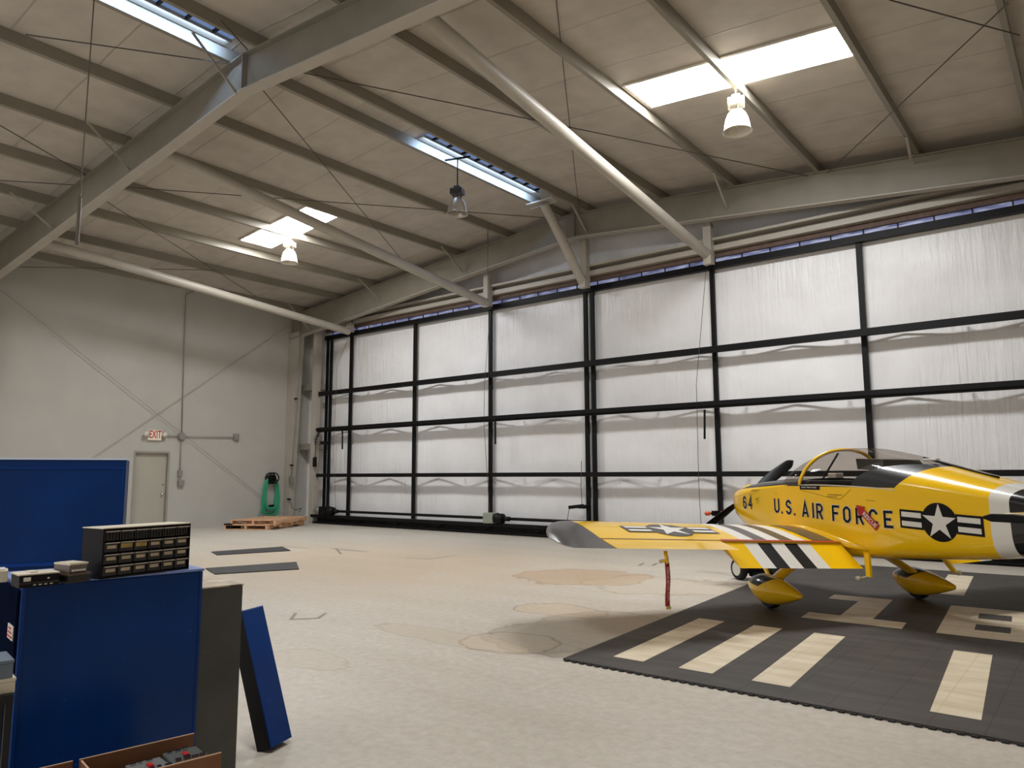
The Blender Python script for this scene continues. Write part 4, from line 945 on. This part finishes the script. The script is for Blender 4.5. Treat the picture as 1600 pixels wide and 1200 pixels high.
# tow tug in front of the nose
q = toW(2.24, -.2, 0); t = thing('tow_tug', 'wheeled tow tug with white hubs and orange handle grips by the nose wheel', 'tow tug', (q.x, q.y, 0), HD + PI / 2)
for yy in (.17, -.17):
    w = MB().lathe([(.07, -.05), (.14, -.055), (.16, -.03), (.16, .03), (.14, .055), (.07, .05)], 26, (0, yy, .16), 'y').build('wheel', M['rubber'], t, 'auto')
    MB().lathe([(0, -.05), (.05, -.058), (.1, -.056), (.1, .056), (.05, .058), (0, .05)], 20, (0, yy, .16), 'y').build('hub', M['white'], w, 'auto')
MB().box(-.16, .14, -.12, .12, .1, .3).box(-.5, -.1, -.09, .09, .06, .12).build('motor_body', M['black'], t, bevel=.02)
hz_ = rimz(1112, 800, toW(2.95, -.1, 0))
MB().tube([(.05, 0, .28), (.7, .1, hz_ - .05)], .018, 8).build('handle_shaft', M['black'], t, True)
MB().bar((.7, -.03, hz_ - .02), (.7, .23, hz_ - .02), .03, .03).box(.65, .75, .05, .14, hz_ - .06, hz_ + .02).build('handle_bar', M['black'], t)
for yy in (-.04, .24): MB().lathe([(.022, -.045), (.034, -.03), (.034, .03), (.022, .045)], 12, (.7, yy, hz_ - .02), 'y', caps=True).build('grip', M['orange'], t, True)

# ================================================================== FOREGROUND CABINETS
ZT = 1.10
Pl, Pr = onz(35, 912, ZT), onz(318, 888, ZT)
e1 = (Pr - Pl); LC = e1.length; e1.normalize(); nb = Vector((-e1.y, e1.x, 0))          # nb: into the cabinet (away from the viewer's right)
if nb.dot(CP - Pl) > 0: nb = -nb
def scratched(name, rgb, rough=.28):
    m = mat(name, rgb, rough, spec=.22); g = NG(m)
    c = g.ramp(g.noise(1.5, 5), [(.3, tuple(int(x * .82) for x in rgb)), (.7, tuple(min(255, int(x * 1.1)) for x in rgb))])
    sc_ = g.ramp(g.noise(9, 3, g.mapping((2, 2, 9)), rough=.4), [(.735, (0, 0, 0, 1)), (.76, (1, 1, 1, 1))])
    g.color(g.mix(g.m('MULTIPLY', sc_, .35), c, (120, 150, 200))); return m
M['blue_s'] = scratched('scratched_blue', (0, 54, 122), .24)
t = thing('metal_cabinet', 'blue metal cabinet in the foreground carrying the drawer organizer', 'cabinet', (Pl.x, Pl.y, 0), math.atan2(e1.y, e1.x))
rev = 1 if Vector((-e1.y, e1.x, 0)).dot(nb) > 0 else -1
DB = .52
def yb(a, c_): return (min(rev * a, rev * c_), max(rev * a, rev * c_))
MB().box(0, LC, *yb(0, DB), 0, ZT - .012).build('cabinet_body', M['blue_s'], t, bevel=.006)
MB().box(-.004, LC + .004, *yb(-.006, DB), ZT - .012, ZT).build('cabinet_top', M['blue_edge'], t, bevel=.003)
MB().box(-.012, 0, *yb(.02, DB - .02), .03, ZT - .03).build('side_door', mat('dark_gloss', (16, 22, 40), .6, spec=0), t, bevel=.003)  # dark reflection on the cabinet's left side, painted as flat navy
b = MB().box(-.016, -.012, *yb(.04, .16), .86, .92); b.build('warning_sticker', M['white'], t)
vs, fs = rect(0, 1, 0, 1, 1)
b = MB()
for r_ in range(3): b.box(-.018, -.0165, *yb(.05 + .012 * r_, .15 - .01 * r_), .868 + .017 * r_, .876 + .017 * r_)
b.build('sticker_print', M['red'], t)
for a in (.004, LC - .016): MB().box(a, a + .012, *yb(-.004, -.001), .02, ZT - .014).build('edge_strip', M['blue'], t)
# drawer organizer
b0, b1 = onz(157, 905.7, ZT), onz(294.8, 888.6, ZT)
ed = (b1 - b0); LO = ed.length; ed.normalize(); no = Vector((-ed.y, ed.x, 0)); no = no if no.dot(b0 - CP) > 0 else -no; ro = 1 if Vector((-ed.y, ed.x, 0)).dot(no) > 0 else -1
d_ = (b0 - CP).dot(FW); HO = (905.7 - 827.0) * (d_ / F) * 1.0
DO = .16
t = thing('drawer_organizer', 'dark small-parts organizer with labelled drawers on the blue cabinet', 'organizer', (b0.x, b0.y, ZT), math.atan2(ed.y, ed.x))
def yo(a, c_): return (min(ro * a, ro * c_), max(ro * a, ro * c_))
b = MB(); th = .008
b.box(0, LO, *yo(.0, DO), 0, th); b.box(0, LO, *yo(0, DO), HO - th, HO - .003); b.box(0, th, *yo(0, DO), th, HO - th); b.box(LO - th, LO, *yo(0, DO), th, HO - th); b.box(0, LO, *yo(DO - .004, DO), 0, HO - th)
b.build('case', mat('organizer_case', (15, 12, 11), .5, spec=.15), t)
MB().box(-.002, LO + .002, *yo(-.002, DO + .002), HO - .003, HO + .001).build('top_cover', M['cream'], t)
cw = (LO - 2 * th) / 6; ch_ = (HO - 2 * th) / 4
M['smoke'] = mat('smoked_plastic', (36, 32, 31), .3)
for r_ in range(4):
    for c__ in range(6):
        x0, z0 = th + c__ * cw + .003, th + r_ * ch_ + .003; x1, z1 = x0 + cw - .006, z0 + ch_ - .006
        d0 = MB().box(x0, x1, *yo(.006, DO - .01), z0, z1 - .004).build('drawer', M['smoke'], t)
        MB().box(x0, x1, *yo(-.008, .008), z1 - .007, z1 - .002).build('drawer_pull', M['alu'], d0)
        if r_ < 3:
            yl = r_ == 2 and c__ in (1, 2)
            MB().box(x0 + (.006 if yl else .012), x1 - (.004 if yl else .01), *yo(.003, .006), z0 + .016, z0 + (.034 if yl else .03)).build('drawer_label', M['dirty_label'] if yl else M['label'], d0)
        else:
            b = MB()
            for k in range(4): xx = x0 + .008 + k * (cw - .02) / 3.4; b.box(xx, xx + .003, *yo(.002, .006), z0 + .004, z1 - .012)
            b.build('divider', M['brown'], d0)
# equipment on the cabinet
def frame_at(u0, v0, u1, v1, z):
    a, c_ = onz(u0, v0, z), onz(u1, v1, z); e_ = c_ - a; L = e_.length; e_.normalize(); n_ = Vector((-e_.y, e_.x, 0)); n_ = n_ if n_.dot(a - CP) > 0 else -n_
    return a, L, math.atan2(e_.y, e_.x), (1 if Vector((-e_.y, e_.x, 0)).dot(n_) > 0 else -1)
a, L, rz_, rv = frame_at(29, 920, 92, 914, ZT)
def yv(p, q, rv): return (min(rv * p, rv * q), max(rv * p, rv * q))
t = thing('radio_chassis', 'black electronic chassis at the left end of the blue cabinet top', 'electronics', (a.x, a.y, ZT), rz_)
MB().box(0, L, *yv(0, .13, rv), 0, .05).build('chassis_body', M['black'], t, bevel=.003)
MB().box(-.003, L, *yv(-.003, .13, rv), .05, .055).box(L * .3, L * .5, *yv(.03, .1, rv), .055, .06).build('chassis_lid', M['cream'], t)
b = MB(); b.box(.015, .04, *yv(-.003, 0, rv), .026, .042); b.box(.1, .107, *yv(-.003, 0, rv), .03, .036)
for k in range(4): b.box(.05 + .02 * k, .06 + .02 * k, *yv(-.003, 0, rv), .008, .012)
b.build('front_marks', M['white'], t)
MB().box(0, L, *yv(-.004, 0, rv), .015, .022).build('front_rail', M['brown'], t)
a, L, rz_, rv = frame_at(110, 912, 141, 908, ZT)
t = thing('brown_equipment_box', 'brown base unit between the black chassis and the drawer organizer', 'electronics', (a.x, a.y, ZT), rz_)
MB().box(-.012, L, *yv(0, .14, rv), 0, .036).build('unit_body', M['brown'], t, bevel=.003)
MB().box(-.015, L + .002, *yv(-.003, .142, rv), .032, .04).build('unit_rim', mat('brown_rim', (92, 72, 62), .4), t)
t = thing('cream_equipment_box', 'cream-topped device stacked on the brown base unit', 'electronics', (a.x, a.y, ZT + .0405), rz_)
MB().box(-.002, L - .01, *yv(.012, .125, rv), 0, .034).build('device_body', mat('grey_brown', (110, 98, 90), .5), t, bevel=.003)
MB().box(-.002, L - .008, *yv(.008, .125, rv), .034, .042).build('device_lid', M['cream'], t)
b = MB()
for k in range(6): b.lathe([(.0045, 0), (.0045, .006)], 10, (.012 + k * (L - .035) / 5, rv * .006, .011), 'y', caps=True)
b.build('push_buttons', M['white'], t)
a, L, rz_, rv = frame_at(-8, 914, 6, 913, ZT); a = a + nb * .12
t = thing('cream_block', 'cream block at the far left corner of the blue cabinet top', 'block', (a.x, a.y, ZT), rz_); MB().box(0, .06, -.05, .05, 0, .05).build('block_body', M['cream'], t, bevel=.004); MB().box(.01, .05, -.04, .04, .05, .056).build('block_cap', M['white'], t, bevel=.003)

# grey cabinet behind
pg = Pr + nb * .06
tr_ = onplane(380, 912, pg, nb); tl_ = onplane(318, 916, pg, nb); zg = tr_.z
t = thing('grey_cabinet', 'dark grey scuffed metal cabinet standing right behind the blue one', 'cabinet', (tr_.x, tr_.y, 0), math.atan2(e1.y, e1.x))
gm = mat('scuffed_grey', (70, 70, 67), .32); g = NG(gm)
c = g.ramp(g.noise(2.5, 5), [(.3, (58, 58, 56)), (.7, (78, 78, 74))]); sc_ = g.ramp(g.noise(14, 4, rough=.6), [(.66, (0, 0, 0, 1)), (.72, (1, 1, 1, 1))]); c = g.mix(g.m('MULTIPLY', sc_, .35), c, (128, 120, 112)); g.color(c)
gw = (tr_ - Pr).dot(e1) - .012
MB().box(-gw, 0, *yb(0, .45), 0, zg - .004).build('cabinet_body', gm, t, bevel=.005)
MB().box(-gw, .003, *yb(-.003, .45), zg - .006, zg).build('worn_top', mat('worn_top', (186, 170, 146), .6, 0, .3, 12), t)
b = MB(); b.add([(-.07 + .06 * k / 8, rev * -.004, zg - .006 - .012 * abs(math.sin(k * 1.9))) for k in range(9)] + [(-.07 + .06 * k / 8, rev * -.004, zg) for k in range(9)], [(k, k + 1, k + 10, k + 9) for k in range(8)]); b.build('rust_patch', M['rust'], t)

# leaning blue panel
A0, A1 = onz(424, 1178, 0), onz(456, 1160, 0); ew = (A1 - A0); WL = ew.length; ew.normalize(); nl_ = Vector((-ew.y, ew.x, 0)); nl_ = nl_ if nl_.dot(nb) > 0 else -nl_
up1 = onplane(409, 953, A1, ew) - A1; up0 = onplane(380, 965, A0, ew) - A0; upv = ((up0 + up1) / 2); HLn = upv.length; upv.normalize()
tk = upv.cross(ew).normalized(); tk = tk if tk.dot(nl_) > 0 else -tk
t = thing('leaning_drawer', 'narrow blue metal tray leaning against the dark grey cabinet', 'metal tray', (A0.x, A0.y, .0))
lo = .0 if tk.z >= 0 else -tk.z * .1
O = Vector((0, 0, lo))
def ob(b, a0, a1, c0, c1, h0, h1): return b.obox(O, ew, tk, upv, a0, a1, c0, c1, h0, h1)
ob(MB(), 0, WL, 0, .008, 0, HLn).build('front_face', M['blue_s'], t, bevel=.002)
b = MB(); ob(b, 0, .006, .008, .1, 0, HLn); ob(b, WL - .006, WL, .008, .1, 0, HLn); b.build('side_lips', M['black'], t)
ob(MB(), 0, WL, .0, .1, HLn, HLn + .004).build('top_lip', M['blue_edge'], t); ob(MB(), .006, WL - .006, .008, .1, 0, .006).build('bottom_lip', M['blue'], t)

# tall blue cabinet and low blue bench at the back left
c1 = CP + ray(198, 716.5) / F * 5.9; ex = (CR - Vector((0, 0, CR.z))).normalized(); rzb = math.atan2(ex.y, ex.x) + math.radians(24)
t = thing('tall_metal_cabinet', 'tall wide blue metal cabinet against the left, behind the organizer', 'cabinet', (c1.x, c1.y, 0), rzb)
MB().box(-1.5, 0, 0, .4, 0, c1.z - .012).build('cabinet_body', scratched('deep_blue', (0, 42, 96), .4), t, bevel=.005)
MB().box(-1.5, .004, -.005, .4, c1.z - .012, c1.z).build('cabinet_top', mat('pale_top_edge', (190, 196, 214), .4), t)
MB().box(-1.49, -.015, -.006, 0, c1.z - .08, c1.z - .073).box(-.018, -.012, -.006, 0, .1, c1.z - .08).box(-1.49, -.004, -.014, 0, .88, .905).box(-1.49, -.004, -.02, 0, .8, .82).build('panel_crease', M['blue'], t)
# cardboard boxes
ZR = .47
q0, q1, q2 = onz(124, 1186, ZR), onz(303, 1145, ZR), onz(340, 1177, ZR)
ex = (q1 - q0); LX = ex.length; ex.normalize(); ey = -nb if abs(nb.dot(ex)) < .3 else Vector((ex.y, -ex.x, 0)); ey = Vector((ex.y, -ex.x, 0)); ey = ey if ey.dot(q2 - q1) > 0 else -ey; LY = max(.3, (q2 - q1).dot(ey))
t = thing('cardboard_box', 'open cardboard box of electronics at the foot of the blue cabinet', 'box', (q0.x, q0.y, 0))
O = Vector((0, 0, 0)); wt = .006; ZF = .34                           # ZF: fold line of the flaps
def bx(b, a0, a1, c0, c1, h0, h1): return b.obox(O, ex, ey, ZZ, a0, a1, c0, c1, h0, h1)
b = MB(); bx(b, 0, LX, 0, wt, 0, ZF); bx(b, 0, LX, LY - wt, LY, 0, ZF); bx(b, 0, wt, wt, LY - wt, 0, ZF); bx(b, LX - wt, LX, wt, LY - wt, 0, ZF); bx(b, wt, LX - wt, wt, LY - wt, .0, .006); b.build('box_walls', M['card'], t)
for a0, a1, c0, c1 in ((0, LX, 0, wt), (0, LX, LY - wt, LY), (0, wt, .02, LY - .02)):
    f_ = MB(); bx(f_, a0, a1, c0, c1, ZF, ZR - .003); f_ = f_.build('flap', M['card'], t); k_ = MB(); bx(k_, a0, a1, c0, c1, ZR - .003, ZR); k_.build('flap_edge', M['card_edge'], f_)
f_ = MB(); f_.hexa([O + ex * a + ey * c_ + ZZ * h for a, c_, h in ((LX - wt, .02, ZF), (LX, .02, ZF), (LX, LY - .02, ZF), (LX - wt, LY - .02, ZF), (LX + .06, .02, ZF - .09), (LX + .066, .02, ZF - .09), (LX + .066, LY - .02, ZF - .09), (LX + .06, LY - .02, ZF - .09))]); f_.build('flap', M['card'], t)
boxO = Vector((q0.x, q0.y, 0)); EX, EY = ex.copy(), ey.copy()
def module(label, a, c_, w, d, h, z, mm, rot=0.0, group='electronics in the cardboard box'):
    p = boxO + ex * a + ey * c_; t = thing('circuit_module', label, 'electronics', (p.x, p.y, z), math.atan2(ex.y, ex.x) + rot, group)
    MB().box(-w / 2, w / 2, -d / 2, d / 2, 0, h).build('module_case', mm, t, bevel=.003)
    random.seed(int(a * 100))
    for k in range(7): x, y = -w / 2 + .012 + (k % 4) * w * .23, (-d * .42 if k < 4 else d * .3); MB().box(x, x + random.uniform(.012, .028), y, y + .014, h, h + random.uniform(.006, .016)).build('component', M['chrome'], t)
    b = MB(); b.box(-w * .06, w * .08, -d * .14, d * .1, h, h + .008); b.build('chip', M['red'] if 'red' in label else M['black'], t)
zs = .012
MB_ = mat('module_grey', (120, 122, 118), .4, .2)
module('grey circuit module with a red relay inside the cardboard box', LX * .49, LY * .5, .13, .15, .42, zs, MB_, .05)
module('dark circuit module right of the red relay one in the cardboard box', LX * .8, LY * .5, .13, .15, .43, zs, mat('module_dark', (84, 88, 84), .4), -.04)
module('steel circuit module at the left in the cardboard box', LX * .2, LY * .55, .12, .14, .38, zs, M['alu'], .02)
r0, r1 = onz(58, 1204, ZR), onz(118, 1187, ZR); e_ = (r1 - r0).normalized(); n_ = Vector((e_.y, -e_.x, 0)); L = (r1 - r0).length
t = thing('cardboard_box', 'second cardboard box, left of the open one and mostly cut off', 'box', (r1.x, r1.y, 0))
O = Vector((0, 0, 0)); ex, ey = -EX, EY; W2, D2 = .22, .3; t.location = (r1.x - .01 * EX.x, r1.y - .01 * EX.y, 0)
b = MB(); bx(b, 0, W2, 0, wt, 0, ZF); bx(b, 0, W2, D2 - wt, D2, 0, ZF); bx(b, 0, wt, wt, D2 - wt, 0, ZF); bx(b, W2 - wt, W2, wt, D2 - wt, 0, ZF); bx(b, wt, W2 - wt, wt, D2 - wt, 0, .006); b.build('box_walls', M['card'], t)
f_ = MB(); bx(f_, 0, W2, 0, wt, ZF, ZR - .003); f_ = f_.build('flap', M['card'], t); k_ = MB(); bx(k_, 0, W2, 0, wt, ZR - .003, ZR); k_.build('flap_edge', M['card_edge'], f_)
# little stand with boxes at the left edge
sp = CP + ray(0, 1090) / F * 2.45; t = thing('black_stand', 'black stand at the left edge beside the blue cabinet', 'stand', (sp.x - .12, sp.y - .02, 0), math.atan2(e1.y, e1.x)); hz0 = sp.z - .0
MB().box(-.12, .08, -.1, .1, hz0 - .03, hz0).build('stand_top', M['black_matte'], t); 
for x, y in ((-.11, -.09), (.06, -.09), (-.11, .08), (.06, .08)): MB().box(x, x + .02, y, y + .02, 0, hz0 - .03).build('leg', M['black_matte'], t)
for k, (nm, lb, mm_, h0, h1, ext) in enumerate((('cream_box', 'cream box on the black stand at the left edge', M['cream'], 0, .05, .085), ('grey_box', 'grey box on top of the cream box at the left edge', mat('slate', (104, 116, 130), .4), .05, .11, .076))):
    t2 = thing(nm, lb, 'box', (t.location.x, t.location.y, hz0 + h0), math.atan2(e1.y, e1.x)); MB().box(-.1, ext, -.08, .08, 0, h1 - h0 - .012).build('box_body', mm_, t2, bevel=.003); MB().box(-.102, ext + .002, -.082, .082, h1 - h0 - .012, h1 - h0).build('box_lid', mm_, t2, bevel=.003)

# ================================================================== CAMERA, LIGHT, WORLD
cd = bpy.data.cameras.new('camera'); cam = bpy.data.objects.new('camera', cd); COL.objects.link(cam)
cd.sensor_fit = 'HORIZONTAL'; cd.sensor_width = 36; cd.lens = F / 1600 * 36; cd.clip_start = .05; cd.clip_end = 200
cam.matrix_world = Matrix(((CR.x, CU.x, -FW.x, CP.x), (CR.y, CU.y, -FW.y, CP.y), (CR.z, CU.z, -FW.z, CP.z), (0, 0, 0, 1)))
sc = bpy.context.scene; sc.camera = cam
w = bpy.data.worlds.new('world'); sc.world = w; w.use_nodes = True; w.node_tree.nodes['Background'].inputs[0].default_value = (.6, .7, .9, 1); w.node_tree.nodes['Background'].inputs[1].default_value = .3
sc.view_settings.view_transform = 'Standard'; sc.view_settings.look = 'None'; sc.view_settings.exposure = 0.08
try: sc.cycles.max_bounces = 8; sc.cycles.diffuse_bounces = 5; sc.cycles.sample_clamp_indirect = 6; sc.cycles.transparent_max_bounces = 12
except Exception: pass
